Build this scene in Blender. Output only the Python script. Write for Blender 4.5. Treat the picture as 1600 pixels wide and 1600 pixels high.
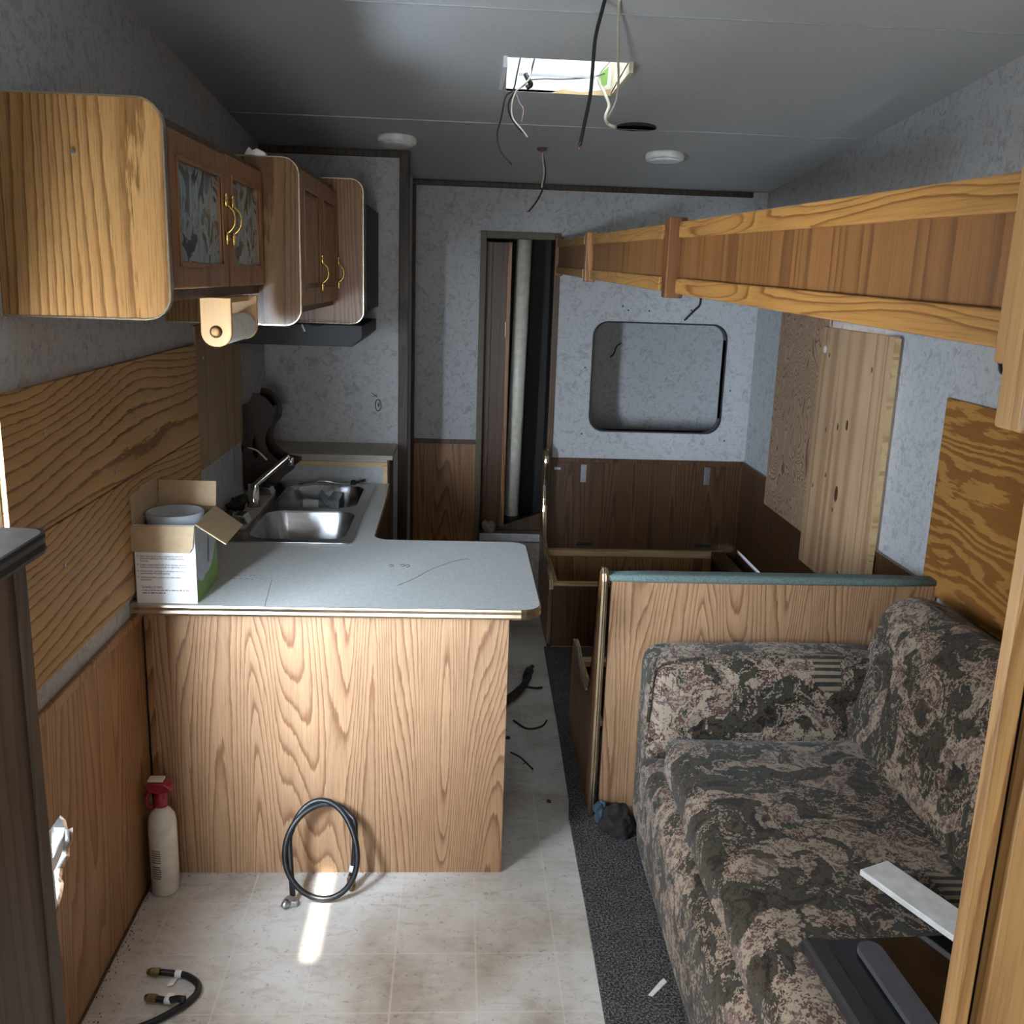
import bpy, bmesh, math, random
from mathutils import Vector, Matrix, noise
random.seed(7)
for _o in list(bpy.data.objects): bpy.data.objects.remove(_o, do_unlink=True)
SC = bpy.context.scene
COL = SC.collection

# ------------------------------------------------------------------ camera
F_PX = 1520.0
CAM_H = 1.75
yaw, pitch, roll = (math.radians(a) for a in (3.4, 13.6, -1.95))
_f = Vector((math.sin(yaw)*math.cos(pitch), math.cos(yaw)*math.cos(pitch), -math.sin(pitch)))
_r = Vector((math.cos(yaw), -math.sin(yaw), 0))
_d = _f.cross(_r)
_c, _s = math.cos(roll), math.sin(roll)
_right = _c*_r + _s*_d
_down = -_s*_r + _c*_d
cam_data = bpy.data.cameras.new('camera')
cam_data.sensor_width = 36.0
cam_data.lens = F_PX/1600.0*36.0
cam_data.clip_start = 0.02
cam = bpy.data.objects.new('camera', cam_data)
COL.objects.link(cam)
_m = Matrix((_right, -_down, -_f)).transposed().to_4x4()
_m.translation = Vector((0, 0, CAM_H))
cam.matrix_world = _m
SC.camera = cam

# ------------------------------------------------------------------ light
SC.view_settings.view_transform = 'Standard'
SC.view_settings.look = 'None'
SC.view_settings.gamma = 1.0
SC.view_settings.use_curve_mapping = False
SC.view_settings.exposure = 0.18
SC.cycles.use_denoising = True
SC.cycles.use_adaptive_sampling = True
SC.cycles.adaptive_threshold = 0.05
SC.cycles.max_bounces = 8
SC.cycles.diffuse_bounces = 4
SC.cycles.sample_clamp_indirect = 6.0

world = bpy.data.worlds.new('daylight'); SC.world = world
world.use_nodes = True
_bg = world.node_tree.nodes['Background']
_bg.inputs['Color'].default_value = (0.72, 0.86, 1.0, 1)
_bg.inputs['Strength'].default_value = 7.0

def area(name, loc, direction, sx, sy, power, color):
    l = bpy.data.lights.new(name, 'AREA'); l.shape = 'RECTANGLE'
    l.size = sx; l.size_y = sy; l.energy = power; l.color = color
    o = bpy.data.objects.new(name, l); COL.objects.link(o)
    o.location = loc
    o.rotation_euler = Vector(direction).to_track_quat('-Z', 'Y').to_euler()
    return o
sun = bpy.data.lights.new('sun', 'SUN'); sun.energy = 14.0; sun.angle = math.radians(0.6); sun.color = (1.0, 0.93, 0.80)
sun_o = bpy.data.objects.new('sun', sun); COL.objects.link(sun_o)
SUN_DIR = Vector((-0.02, 0.62, -0.77)).normalized()
sun_o.rotation_euler = SUN_DIR.to_track_quat('-Z', 'Y').to_euler()
# daylight through the open window in the left wall, just out of the picture
area('left_window_daylight', (-0.96, 1.58, 1.17), (1, 0.15, -0.10), 0.64, 0.60, 24, (0.92, 0.96, 1.0))
area('left_sky_daylight', (-1.78, -0.92, 2.35), (0.46, 0.88, 0), 1.35, 3.2, 2400, (0.66, 0.82, 1.0))
area('left_far_sky_daylight', (-2.72, -0.30, 1.45), (0.70, 0.71, 0), 1.3, 1.9, 650, (0.62, 0.80, 1.0))
# sunlit ground outside, bouncing light up through the same window
area('ground_bounce', (-1.28, 0.85, 0.15), (0.33, 0.70, 1.0), 0.45, 0.45, 120, (0.66, 0.80, 1.0))
# dim fill lamp added in the doorway behind the photographer
area('doorway_fill', (-0.10, -1.72, 1.15), (0.02, 1, -0.05), 0.70, 1.5, 17, (1.0, 0.95, 0.88))
# daylight entering the window that is behind the two boards on the right wall
area('window_daylight', (1.72, 4.06, 1.16), (-1, 0, 0.05), 1.2, 0.85, 90, (0.50, 0.70, 1.0))
# daylight in the roof vent shaft
area('vent_daylight', (0.30, 3.27, 2.585), (0, 0.1, -1), 0.32, 0.32, 1.3, (0.80, 0.92, 1.0))

# ------------------------------------------------------------------ helpers
def lin(r, g, b):
    def c(v):
        v /= 255.0
        return v/12.92 if v <= 0.04045 else ((v+0.055)/1.055)**2.4
    return (c(r), c(g), c(b), 1)

MATS = {}
class NT:
    def __init__(self, name):
        self.m = bpy.data.materials.new(name); self.m.use_nodes = True
        self.t = self.m.node_tree; self.n = self.t.nodes; self.l = self.t.links
        self.b = self.n['Principled BSDF']; MATS[name] = self.m
    def node(self, kind, **kw):
        x = self.n.new(kind)
        for k, v in kw.items(): setattr(x, k, v)
        return x
    def link(self, a, b): self.l.new(a, b)
    def coords(self, scale=(1, 1, 1), loc=(0, 0, 0), rot=(0, 0, 0)):
        tc = self.node('ShaderNodeTexCoord'); mp = self.node('ShaderNodeMapping')
        mp.inputs['Scale'].default_value = scale; mp.inputs['Location'].default_value = loc
        mp.inputs['Rotation'].default_value = rot
        self.link(tc.outputs['Object'], mp.inputs['Vector'])
        return mp.outputs['Vector']
    def noise(self, vec, scale, detail=2.0, rough=0.5, dist=0.0):
        x = self.node('ShaderNodeTexNoise')
        x.inputs['Scale'].default_value = scale; x.inputs['Detail'].default_value = detail
        x.inputs['Roughness'].default_value = rough; x.inputs['Distortion'].default_value = dist
        self.link(vec, x.inputs['Vector'])
        return x.outputs['Fac']
    def math(self, op, a, b=None):
        x = self.node('ShaderNodeMath', operation=op)
        for i, v in enumerate((a, b)):
            if v is None: continue
            if isinstance(v, (int, float)): x.inputs[i].default_value = v
            else: self.link(v, x.inputs[i])
        return x.outputs[0]
    def ramp(self, fac, stops, interp='LINEAR'):
        x = self.node('ShaderNodeValToRGB'); cr = x.color_ramp; cr.interpolation = interp
        while len(cr.elements) < len(stops): cr.elements.new(0.5)
        for e, (p, c) in zip(cr.elements, stops):
            e.position = p; e.color = c if len(c) == 4 else (*c, 1)
        self.link(fac, x.inputs['Fac'])
        return x.outputs['Color']
    def mix(self, fac, a, b, mode='MIX'):
        x = self.node('ShaderNodeMix', data_type='RGBA', blend_type=mode)
        for i, v in ((0, fac), (6, a), (7, b)):
            if isinstance(v, (int, float)): x.inputs[i].default_value = v
            elif isinstance(v, tuple): x.inputs[i].default_value = v
            else: self.link(v, x.inputs[i])
        return x.outputs[2]
    def bump(self, h, strength=0.2, dist=0.002):
        x = self.node('ShaderNodeBump'); x.inputs['Strength'].default_value = strength
        x.inputs['Distance'].default_value = dist
        self.link(h, x.inputs['Height']); self.link(x.outputs['Normal'], self.b.inputs['Normal'])
    def color(self, c):
        if isinstance(c, tuple): self.b.inputs['Base Color'].default_value = c
        else: self.link(c, self.b.inputs['Base Color'])
    def set(self, **kw):
        for k, v in kw.items(): self.b.inputs[k.replace('_', ' ')].default_value = v

def plain(name, c, rough=0.5, metal=0.0, spec=0.5, var=0.12, vscale=30, bump=0.0, **kw):
    t = NT(name); v = t.coords()
    n = t.noise(v, vscale, 3)
    d = tuple(x*(1-var) for x in c[:3]) + (1,); u = tuple(min(1, x*(1+var)) for x in c[:3]) + (1,)
    t.color(t.ramp(n, [(0.3, d), (0.7, u)]))
    t.set(Roughness=rough, Metallic=metal, Specular_IOR_Level=spec)
    if bump: t.bump(n, bump)
    for k, val in kw.items(): t.b.inputs[k.replace('_', ' ')].default_value = val
    return t.m

def wood(name, light, dark, axis='z', across=7.0, along=0.9, lines=9.0, streak=0.35, rough=0.42, warp=0.4, sharp=0.5, seed=0.0, jit=0.45, bands=False, fine=380, slope=None):
    """contour lines of a stretched noise field give cathedral grain, fine streaks give pores"""
    t = NT(name)
    s = {'x': (along, across, across), 'y': (across, along, across), 'z': (across, across, along)}[axis]
    v = t.coords(scale=s, loc=(seed, seed*1.7, seed*0.6))
    n = t.noise(v, 1.0, 1.2, 0.35, warp)
    f = {'x': (9, fine, fine), 'y': (fine, 9, fine), 'z': (fine, fine, 9)}[axis]
    n2 = t.noise(t.coords(scale=f), 1.0, 3, 0.65)
    g3 = {'x': (14, 90, 90), 'y': (90, 14, 90), 'z': (90, 90, 14)}[axis]
    n4 = t.noise(t.coords(scale=g3), 1.0, 3, 0.6)
    ph = t.math('ADD', t.math('MULTIPLY', n, lines), t.math('MULTIPLY', t.math('ADD', t.math('MULTIPLY', n2, 0.4), n4), jit))
    if slope:                       # steady ring spacing across the sheet: (component, rings per metre)
        sx = t.node('ShaderNodeSeparateXYZ'); t.link(t.coords(), sx.inputs[0])
        ph = t.math('ADD', ph, t.math('MULTIPLY', sx.outputs[slope[0]], slope[1]))
    c = t.math('FRACT', ph)
    lm = tuple((a*0.72+b*0.28) for a, b in zip(light, dark))
    if bands:
        g = t.ramp(c, [(0.0, light), (0.40, light), (0.47, dark), (0.93, dark), (1.0, light)])
    else:
        g = t.ramp(c, [(0.0, light), (sharp, lm), (0.84, dark), (0.92, dark), (1.0, light)])
    st = t.ramp(n2, [(0.34, (0.42, 0.37, 0.32, 1)), (0.50, (1.0, 0.99, 0.97, 1)), (0.66, (1.10, 1.08, 1.05, 1))])
    col = t.mix(streak, g, st, 'MULTIPLY')
    n3 = t.noise(t.coords(), 2.3, 2)
    col = t.mix(0.55, col, t.ramp(n3, [(0.3, (0.82, 0.80, 0.78, 1)), (0.7, (1.1, 1.1, 1.08, 1))]), 'MULTIPLY')
    t.color(col); t.set(Roughness=rough, Specular_IOR_Level=0.4)
    t.bump(n2, 0.08, 0.001)
    return t.m

def new_mesh(name, verts, faces, mat=None, smooth=False, smooth_angle=None):
    me = bpy.data.meshes.new(name); me.from_pydata([tuple(v) for v in verts], [], faces)
    bm = bmesh.new(); bm.from_mesh(me); bmesh.ops.recalc_face_normals(bm, faces=bm.faces)
    bm.to_mesh(me); bm.free()
    me.update()
    if mat: me.materials.append(MATS[mat])
    if smooth: 
        for p in me.polygons: p.use_smooth = True
    return me

def link_obj(name, me, parent=None, base=None):
    """world-space mesh -> object whose origin is at the bottom centre"""
    vs = [v.co for v in me.vertices]
    if base is None:
        xs = [v.x for v in vs]; ys = [v.y for v in vs]; zs = [v.z for v in vs]
        base = Vector(((min(xs)+max(xs))/2, (min(ys)+max(ys))/2, min(zs)))
    base = Vector(base)
    me.transform(Matrix.Translation(-base))
    o = bpy.data.objects.new(name, me); COL.objects.link(o)
    o.location = base
    if parent is not None:
        o.parent = parent
        w = Matrix.Identity(4); p = parent; 
        chain = []
        while p is not None: chain.append(p); p = p.parent
        for p in reversed(chain):
            w = w @ p.matrix_parent_inverse @ p.matrix_basis
        o.matrix_parent_inverse = w.inverted()
    return o

def tag(o, label=None, cat=None, group=None, kind=None):
    if label: o['label'] = label
    if cat: o['category'] = cat
    if group: o['group'] = group
    if kind: o['kind'] = kind
    return o

def thing(name, label, cat, loc, group=None):
    o = bpy.data.objects.new(name, None); COL.objects.link(o); o.location = loc
    o.empty_display_size = 0.05
    return tag(o, label, cat, group)

def bevel_mesh(me, w, seg=2):
    bm = bmesh.new(); bm.from_mesh(me)
    bmesh.ops.bevel(bm, geom=[e for e in bm.edges], offset=w, segments=seg, profile=0.5, affect='EDGES')
    bm.to_mesh(me); bm.free()

def box(name, x0, x1, y0, y1, z0, z1, mat, parent=None, bev=0.0, rot=None, seg=2):
    V = [(x, y, z) for x in (x0, x1) for y in (y0, y1) for z in (z0, z1)]
    Fc = [(0, 1, 3, 2), (4, 6, 7, 5), (0, 4, 5, 1), (2, 3, 7, 6), (0, 2, 6, 4), (1, 5, 7, 3)]
    me = new_mesh(name, V, Fc, mat)
    if bev: bevel_mesh(me, bev, seg)
    if rot is not None: me.transform(rot)
    return link_obj(name, me, parent)

def prism(name, pts, axis, a, b, mat, parent=None, bev=0.0):
    """pts: outline in the two axes other than `axis` (in x,y,z order), extruded from a to b"""
    def mk(p, t):
        if axis == 'x': return (t, p[0], p[1])
        if axis == 'y': return (p[0], t, p[1])
        return (p[0], p[1], t)
    n = len(pts)
    V = [mk(p, a) for p in pts] + [mk(p, b) for p in pts]
    Fc = [tuple(range(n)), tuple(range(2*n-1, n-1, -1))] + [(i, (i+1) % n, n+(i+1) % n, n+i) for i in range(n)]
    me = new_mesh(name, V, Fc, mat)
    if bev:
        bm = bmesh.new(); bm.from_mesh(me)
        big = [f for f in bm.faces if len(f.verts) == n and n > 4] or list(bm.faces)
        ed = {e for f in big for e in f.edges}
        bmesh.ops.bevel(bm, geom=list(ed), offset=bev, segments=2, profile=0.5, affect='EDGES')
        bm.to_mesh(me); bm.free()
    return link_obj(name, me, parent)

def rrect(x0, x1, y0, y1, r, n=6, corners=(1, 1, 1, 1)):
    """rounded rectangle, corners: (x0y0, x1y0, x1y1, x0y1)"""
    out = []
    for (cx, cy, a0, use) in ((x0, y0, 180, corners[0]), (x1, y0, 270, corners[1]), (x1, y1, 0, corners[2]), (x0, y1, 90, corners[3])):
        rr = r*use if not isinstance(use, bool) else (r if use else 0)
        if rr <= 0: out.append((cx, cy)); continue
        ox = cx + (rr if cx == x0 else -rr); oy = cy + (rr if cy == y0 else -rr)
        for i in range(n+1):
            a = math.radians(a0 + 90*i/n); out.append((ox+rr*math.cos(a), oy+rr*math.sin(a)))
    return out

def catmull(pts, sub=6, closed=False):
    P = [Vector(p) for p in pts]; n = len(P); out = []
    rng = range(n if closed else n-1)
    for i in rng:
        p0 = P[(i-1) % n] if closed or i > 0 else P[0]*2-P[1]
        p1 = P[i]; p2 = P[(i+1) % n]
        p3 = P[(i+2) % n] if closed or i+2 < n else P[-1]*2-P[-2]
        for k in range(sub):
            t = k/sub
            out.append(0.5*((2*p1)+(-p0+p2)*t+(2*p0-5*p1+4*p2-p3)*t*t+(-p0+3*p1-3*p2+p3)*t**3))
    if not closed: out.append(P[-1])
    return out

def tube_mesh(name, pts, r, mat, sides=8, closed=False, smoothpts=True, sub=6, radii=None):
    P = catmull(pts, sub, closed) if smoothpts else [Vector(p) for p in pts]
    n = len(P); V = []; Fc = []
    T = []
    for i in range(n):
        a = P[(i-1) % n] if closed or i > 0 else P[i]; b = P[(i+1) % n] if closed or i < n-1 else P[i]
        T.append((b-a).normalized())
    u = T[0].orthogonal().normalized()
    for i in range(n):
        u = (u - T[i]*u.dot(T[i])).normalized(); w = T[i].cross(u)
        rr = radii[min(int(i/max(1, n-1)*(len(radii)-1)+0.5), len(radii)-1)] if radii else r
        for k in range(sides):
            a = 2*math.pi*k/sides; V.append(P[i]+rr*(math.cos(a)*u+math.sin(a)*w))
    m = n if closed else n-1
    for i in range(m):
        for k in range(sides):
            Fc.append((i*sides+k, i*sides+(k+1) % sides, ((i+1) % n)*sides+(k+1) % sides, ((i+1) % n)*sides+k))
    if not closed:
        Fc.append(tuple(range(sides-1, -1, -1))); Fc.append(tuple((n-1)*sides+k for k in range(sides)))
    return new_mesh(name, V, Fc, mat, smooth=True)

def tube(name, pts, r, mat, parent=None, **kw):
    return link_obj(name, tube_mesh(name, pts, r, mat, **kw), parent)

def lathe_mesh(name, prof, center, mat, axis='z', n=24, smooth=True):
    """prof: list of (radius, height)"""
    V = []; Fc = []
    c = Vector(center)
    for r, h in prof:
        for k in range(n):
            a = 2*math.pi*k/n; x, y = max(r, 1e-5)*math.cos(a), max(r, 1e-5)*math.sin(a)
            V.append(c + (Vector((x, y, h)) if axis == 'z' else Vector((x, h, y)) if axis == 'y' else Vector((h, x, y))))
    for i in range(len(prof)-1):
        for k in range(n):
            Fc.append((i*n+k, i*n+(k+1) % n, (i+1)*n+(k+1) % n, (i+1)*n+k))
    Fc.append(tuple(range(n))); Fc.append(tuple((len(prof)-1)*n+k for k in range(n)))
    return new_mesh(name, V, Fc, mat, smooth=smooth)
def lathe(name, prof, center, mat, parent=None, **kw):
    return link_obj(name, lathe_mesh(name, prof, center, mat, **kw), parent)

def join_meshes(name, mes, mat=None):
    bm = bmesh.new()
    for m in mes: bm.from_mesh(m)
    me = bpy.data.meshes.new(name); bm.to_mesh(me); bm.free()
    if mat: me.materials.append(MATS[mat])
    for m in mes: bpy.data.meshes.remove(m)
    return me

def cut(o, cutters):
    """boolean away world-space cutter meshes, then drop them"""
    for cm in cutters:
        co = bpy.data.objects.new('cutter', cm); COL.objects.link(co)
        md = o.modifiers.new('cut', 'BOOLEAN'); md.operation = 'DIFFERENCE'; md.solver = 'EXACT'; md.object = co
        dg = bpy.context.evaluated_depsgraph_get(); dg.update()
        me = bpy.data.meshes.new_from_object(o.evaluated_get(dg))
        o.modifiers.clear(); old = o.data; o.data = me
        me.name = old.name
        bpy.data.objects.remove(co, do_unlink=True); bpy.data.meshes.remove(cm)
    return o
def box_mesh(x0, x1, y0, y1, z0, z1):
    V = [(x, y, z) for x in (x0, x1) for y in (y0, y1) for z in (z0, z1)]
    return new_mesh('c', V, [(0, 1, 3, 2), (4, 6, 7, 5), (0, 4, 5, 1), (2, 3, 7, 6), (0, 2, 6, 4), (1, 5, 7, 3)])
def prism_mesh(pts, axis, a, b):
    o = prism('c', pts, axis, a, b, None); me = o.data; me.transform(Matrix.Translation(o.location))
    bpy.data.objects.remove(o); return me

def cushion_mesh(name, sx, sy, sz, r, mat, n=14, bulge=(0, 0, 0), wob=0.0, seed=0, freq=4.0):
    """soft rounded box centred on the origin"""
    bm = bmesh.new(); bmesh.ops.create_cube(bm, size=2.0)
    bmesh.ops.subdivide_edges(bm, edges=bm.edges[:], cuts=n, use_grid_fill=True)
    hx, hy, hz = sx/2, sy/2, sz/2
    for v in bm.verts:
        u = v.co.copy()
        p = Vector((u.x*hx, u.y*hy, u.z*hz))
        q = Vector((max(-hx+r, min(hx-r, p.x)), max(-hy+r, min(hy-r, p.y)), max(-hz+r, min(hz-r, p.z))))
        d = p-q
        if d.length > 1e-9:
            q = q + d.normalized()*r
        else: q = p
        ax, ay, az = abs(u.x), abs(u.y), abs(u.z)
        q.x += math.copysign(bulge[0]*(1-u.y**2)*(1-u.z**2), u.x) if ax > 0.99 else 0
        q.y += math.copysign(bulge[1]*(1-u.x**2)*(1-u.z**2), u.y) if ay > 0.99 else 0
        q.z += math.copysign(bulge[2]*(1-u.x**2)*(1-u.y**2), u.z) if az > 0.99 else 0
        if wob:
            w = noise.noise(q*freq+Vector((seed, seed*2, 0)))*wob + noise.noise(q*freq*2.7+Vector((seed, 0, seed)))*wob*0.4
            q += (d.normalized() if d.length > 1e-9 else Vector((0, 0, 1)))*w
        v.co = q
    bmesh.ops.recalc_face_normals(bm, faces=bm.faces)
    me = bpy.data.meshes.new(name); bm.to_mesh(me); bm.free()
    me.materials.append(MATS[mat])
    for p in me.polygons: p.use_smooth = True
    return me
def cushion(name, x0, x1, y0, y1, z0, z1, r, mat, parent=None, rot=None, **kw):
    me = cushion_mesh(name, x1-x0, y1-y0, z1-z0, r, mat, **kw)
    if rot is not None: me.transform(rot)
    me.transform(Matrix.Translation(((x0+x1)/2, (y0+y1)/2, (z0+z1)/2)))
    return link_obj(name, me, parent)

def text_mesh(s, size, mat, M, extrude=0.0002):
    cu = bpy.data.curves.new('t', 'FONT'); cu.body = s; cu.size = size; cu.extrude = extrude
    o = bpy.data.objects.new('t', cu); COL.objects.link(o)
    dg = bpy.context.evaluated_depsgraph_get(); dg.update()
    me = bpy.data.meshes.new_from_object(o.evaluated_get(dg))
    bpy.data.objects.remove(o, do_unlink=True); bpy.data.curves.remove(cu)
    me.transform(M); me.materials.clear(); me.materials.append(MATS[mat])
    return me

# ------------------------------------------------------------------ materials
OAK_L, OAK_D = lin(192, 150, 106), lin(122, 82, 48)
wood('oak_panel', lin(174, 137, 104), lin(130, 93, 67), 'z', across=5.0, along=0.42, lines=46, streak=0.45, warp=0.3, sharp=0.6)
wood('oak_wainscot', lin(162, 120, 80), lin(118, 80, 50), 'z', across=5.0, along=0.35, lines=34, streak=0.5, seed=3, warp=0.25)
wood('oak_dark_or_shaded', lin(94, 64, 40), lin(62, 40, 24), 'z', across=5.0, along=0.35, lines=34, streak=0.5, seed=5, warp=0.25)  # oak darkened to hold the shade of the far wainscot; also dark parts
wood('oak_endpanel', lin(140, 104, 62), lin(100, 70, 37), 'z', across=4.0, along=0.3, lines=24, streak=0.6, seed=8, rough=0.26, warp=0.25, slope=('X', 60), sharp=0.6)
wood('oak_door', lin(158, 110, 66), lin(112, 72, 40), 'z', across=6, along=0.4, lines=20, streak=0.5, seed=11, rough=0.35, warp=0.2)
wood('oak_rail', lin(172, 126, 68), lin(124, 82, 38), 'y', across=11, along=1.2, lines=14, streak=0.4, seed=2, rough=0.38, sharp=0.65)
wood('oak_stile', lin(182, 140, 88), lin(146, 104, 60), 'z', across=8, along=0.5, lines=16, streak=0.4, seed=4, rough=0.4, warp=0.2)
wood('oak_fascia', lin(136, 93, 51), lin(104, 68, 35), 'z', across=5, along=0.05, lines=16, streak=0.5, warp=0.0, seed=6, rough=0.45, jit=0.3)
wood('post_wood', lin(122, 78, 44), lin(84, 50, 26), 'z', across=12, along=1.2, lines=6, streak=0.4, seed=9)
wood('trim_dark', lin(70, 52, 38), lin(44, 32, 22), 'z', across=12, along=1, lines=6, streak=0.3, rough=0.5)
wood('plywood_left', lin(186, 146, 94), lin(124, 84, 46), 'y', across=3.4, along=0.55, lines=15, streak=0.25, warp=0.4, sharp=0.72, rough=0.6, seed=1, jit=0.5, slope=('Z', 34))
wood('plywood_swirl', lin(184, 150, 120), lin(116, 86, 64), 'z', across=6.0, along=3.2, lines=24, streak=0.2, warp=1.2, sharp=0.6, rough=0.7, seed=13, jit=0.3)
wood('plywood_bold', lin(170, 122, 62), lin(136, 88, 38), 'y', across=6.5, along=1.6, lines=7, streak=0.25, warp=0.6, rough=0.6, seed=21, jit=0.8, bands=True, slope=('Z', 17))
wood('pine_board', lin(200, 164, 126), lin(166, 126, 92), 'z', across=9, along=0.15, lines=5, streak=0.25, warp=0.1, rough=0.6, seed=17, jit=0.25)
wood('plywood_pale', lin(166, 140, 106), lin(146, 120, 88), 'z', across=6, along=0.5, lines=4, streak=0.3, rough=0.7, seed=19)
wood('pine_pale', lin(200, 172, 128), lin(170, 136, 90), 'x', across=16, along=1, lines=4, streak=0.3, rough=0.6)
wood('birch', lin(196, 156, 104), lin(180, 138, 88), 'z', across=8, along=1, lines=3, streak=0.2, rough=0.5, jit=0.2)
wood('walnut', lin(58, 36, 24), lin(32, 20, 14), 'z', across=12, along=1, lines=5, streak=0.3, rough=0.4)
wood('cabinet_brown', lin(92, 68, 50), lin(66, 48, 34), 'z', across=14, along=0.4, lines=7, streak=0.5, rough=0.5)

t = NT('wallpaper')
v = t.coords()
n1 = t.noise(v, 24, 5, 0.66, 1.3); n2 = t.noise(v, 70, 3, 0.6, 2.0); n3 = t.noise(v, 1.3, 2)
f = t.math('ADD', t.math('MULTIPLY', n1, 0.65), t.math('MULTIPLY', n2, 0.35))
c = t.ramp(f, [(0.37, lin(150, 148, 147)), (0.46, lin(170, 168, 167)), (0.53, lin(184, 183, 182)), (0.62, lin(168, 167, 166))])
c = t.mix(0.5, c, t.ramp(n3, [(0.35, (0.86, 0.85, 0.83, 1)), (0.7, (1, 1, 1, 1))]), 'MULTIPLY')
t.color(c); t.set(Roughness=0.75, Specular_IOR_Level=0.25); t.bump(f, 0.1, 0.001)

t = NT('ceiling_vinyl')
v = t.coords(); n1 = t.noise(v, 90, 3); n2 = t.noise(v, 1.5, 3)
c = t.mix(0.6, t.ramp(n1, [(0.3, lin(176, 176, 174)), (0.7, lin(184, 184, 182))]), t.ramp(n2, [(0.3, (0.86, 0.86, 0.85, 1)), (0.7, (1, 1, 1, 1))]), 'MULTIPLY')
t.color(c); t.set(Roughness=0.55, Specular_IOR_Level=0.35); t.bump(n1, 0.05, 0.0006)

# worn sheet vinyl with printed 21 cm squares, scuffs and grime
t = NT('vinyl_floor')
v = t.coords()
sep = t.node('ShaderNodeSeparateXYZ'); t.link(v, sep.inputs[0])
def gridline(o, off):
    a = t.math('FRACT', t.math('ADD', t.math('MULTIPLY', o, 1/0.213), off))
    return t.math('LESS_THAN', t.math('ABSOLUTE', t.math('SUBTRACT', a, 0.5)), 0.012)
g = t.math('MAXIMUM', gridline(sep.outputs['X'], 0.74), gridline(sep.outputs['Y'], 0.80))
nb = t.noise(v, 3.0, 4, 0.6); ns = t.noise(t.coords(scale=(14, 30, 10)), 1, 5, 0.7, 1.0); nd = t.noise(v, 60, 4, 0.7)
c = t.ramp(nb, [(0.34, lin(166, 154, 140)), (0.50, lin(200, 194, 186)), (0.65, lin(212, 209, 204))])
c = t.mix(0.38, c, t.ramp(ns, [(0.32, (0.50, 0.45, 0.40, 1)), (0.50, (1, 1, 1, 1))]), 'MULTIPLY')
c = t.mix(0.6, c, t.ramp(nd, [(0.30, (0.28, 0.24, 0.20, 1)), (0.40, (1, 1, 1, 1))]), 'MULTIPLY')
c = t.mix(t.math('MULTIPLY', g, 0.28), c, lin(224, 220, 214))
t.color(c); t.set(Roughness=0.38, Specular_IOR_Level=0.45)
t.bump(t.math('ADD', nd, t.math('MULTIPLY', g, -0.5)), 0.1, 0.001)

t = NT('carpet')
v = t.coords(); n1 = t.noise(v, 170, 3, 0.75); n2 = t.noise(v, 14, 4, 0.6)
c = t.ramp(n1, [(0.38, lin(40, 38, 38)), (0.50, lin(84, 82, 82)), (0.60, lin(140, 138, 138))])
c = t.mix(0.6, c, t.ramp(n2, [(0.3, (0.6, 0.58, 0.56, 1)), (0.65, (1, 1, 1, 1))]), 'MULTIPLY')
t.color(c); t.set(Roughness=0.95, Specular_IOR_Level=0.1); t.bump(n1, 0.9, 0.006)

t = NT('countertop')
v = t.coords(); n1 = t.noise(v, 120, 3); n2 = t.noise(v, 3, 3); n3 = t.noise(t.coords(scale=(24, 9, 1), rot=(0, 0, 0.6)), 1, 5, 0.75, 0.6)
c = t.ramp(n1, [(0.3, lin(178, 176, 172)), (0.7, lin(196, 195, 192))])
c = t.mix(0.5, c, t.ramp(n2, [(0.3, (0.88, 0.87, 0.85, 1)), (0.7, (1, 1, 1, 1))]), 'MULTIPLY')
c = t.mix(0.55, c, t.ramp(n3, [(0.24, (0.4, 0.38, 0.36, 1)), (0.30, (1, 1, 1, 1))]), 'MULTIPLY')
t.color(c); t.set(Roughness=0.4, Specular_IOR_Level=0.4)

# tapestry sofa cloth: woven steps, blotches of earth colours, comb motifs
t = NT('tapestry')
tc = t.node('ShaderNodeTexCoord')
sn = t.node('ShaderNodeVectorMath', operation='SNAP'); t.link(tc.outputs['Object'], sn.inputs[0]); sn.inputs[1].default_value = (0.0035, 0.0035, 0.0035)
v = sn.outputs[0]
n1 = t.noise(v, 10.5, 6, 0.68, 0.7); n2 = t.noise(v, 5.6, 3, 0.55, 0.6); n3 = t.noise(v, 42, 4, 0.7, 1.0)
dark = t.ramp(n1, [(0.0, lin(44, 38, 34)), (0.40, lin(74, 64, 52)), (0.47, lin(58, 60, 54)), (0.525, lin(150, 134, 116)), (0.56, lin(60, 48, 44)), (0.61, lin(86, 80, 62)), (0.66, lin(48, 52, 50))], 'CONSTANT')
alt = t.ramp(n1, [(0.0, lin(150, 136, 120)), (0.39, lin(116, 96, 92)), (0.44, lin(164, 148, 130)), (0.52, lin(96, 72, 70)), (0.56, lin(150, 132, 114)), (0.60, lin(66, 72, 66)), (0.64, lin(44, 38, 36))], 'CONSTANT')
col = t.mix(t.ramp(n2, [(0.0, (0, 0, 0, 1)), (0.525, (1, 1, 1, 1))], 'CONSTANT'), dark, alt)
det = t.ramp(n3, [(0.0, (0.42, 0.40, 0.38, 1)), (0.43, (1, 1, 1, 1)), (0.60, (1.3, 1.24, 1.15, 1))], 'CONSTANT')
col = t.mix(0.85, col, det, 'MULTIPLY')
vo = t.node('ShaderNodeTexVoronoi'); vo.inputs['Scale'].default_value = 5.2; t.link(v, vo.inputs['Vector'])
sp2 = t.node('ShaderNodeSeparateColor'); t.link(vo.outputs['Color'], sp2.inputs[0])
near = t.math('LESS_THAN', vo.outputs['Distance'], 0.42)
pick = t.math('MULTIPLY', t.math('GREATER_THAN', sp2.outputs[0], 0.52), near)
sp3 = t.node('ShaderNodeSeparateXYZ'); t.link(v, sp3.inputs[0])
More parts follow.
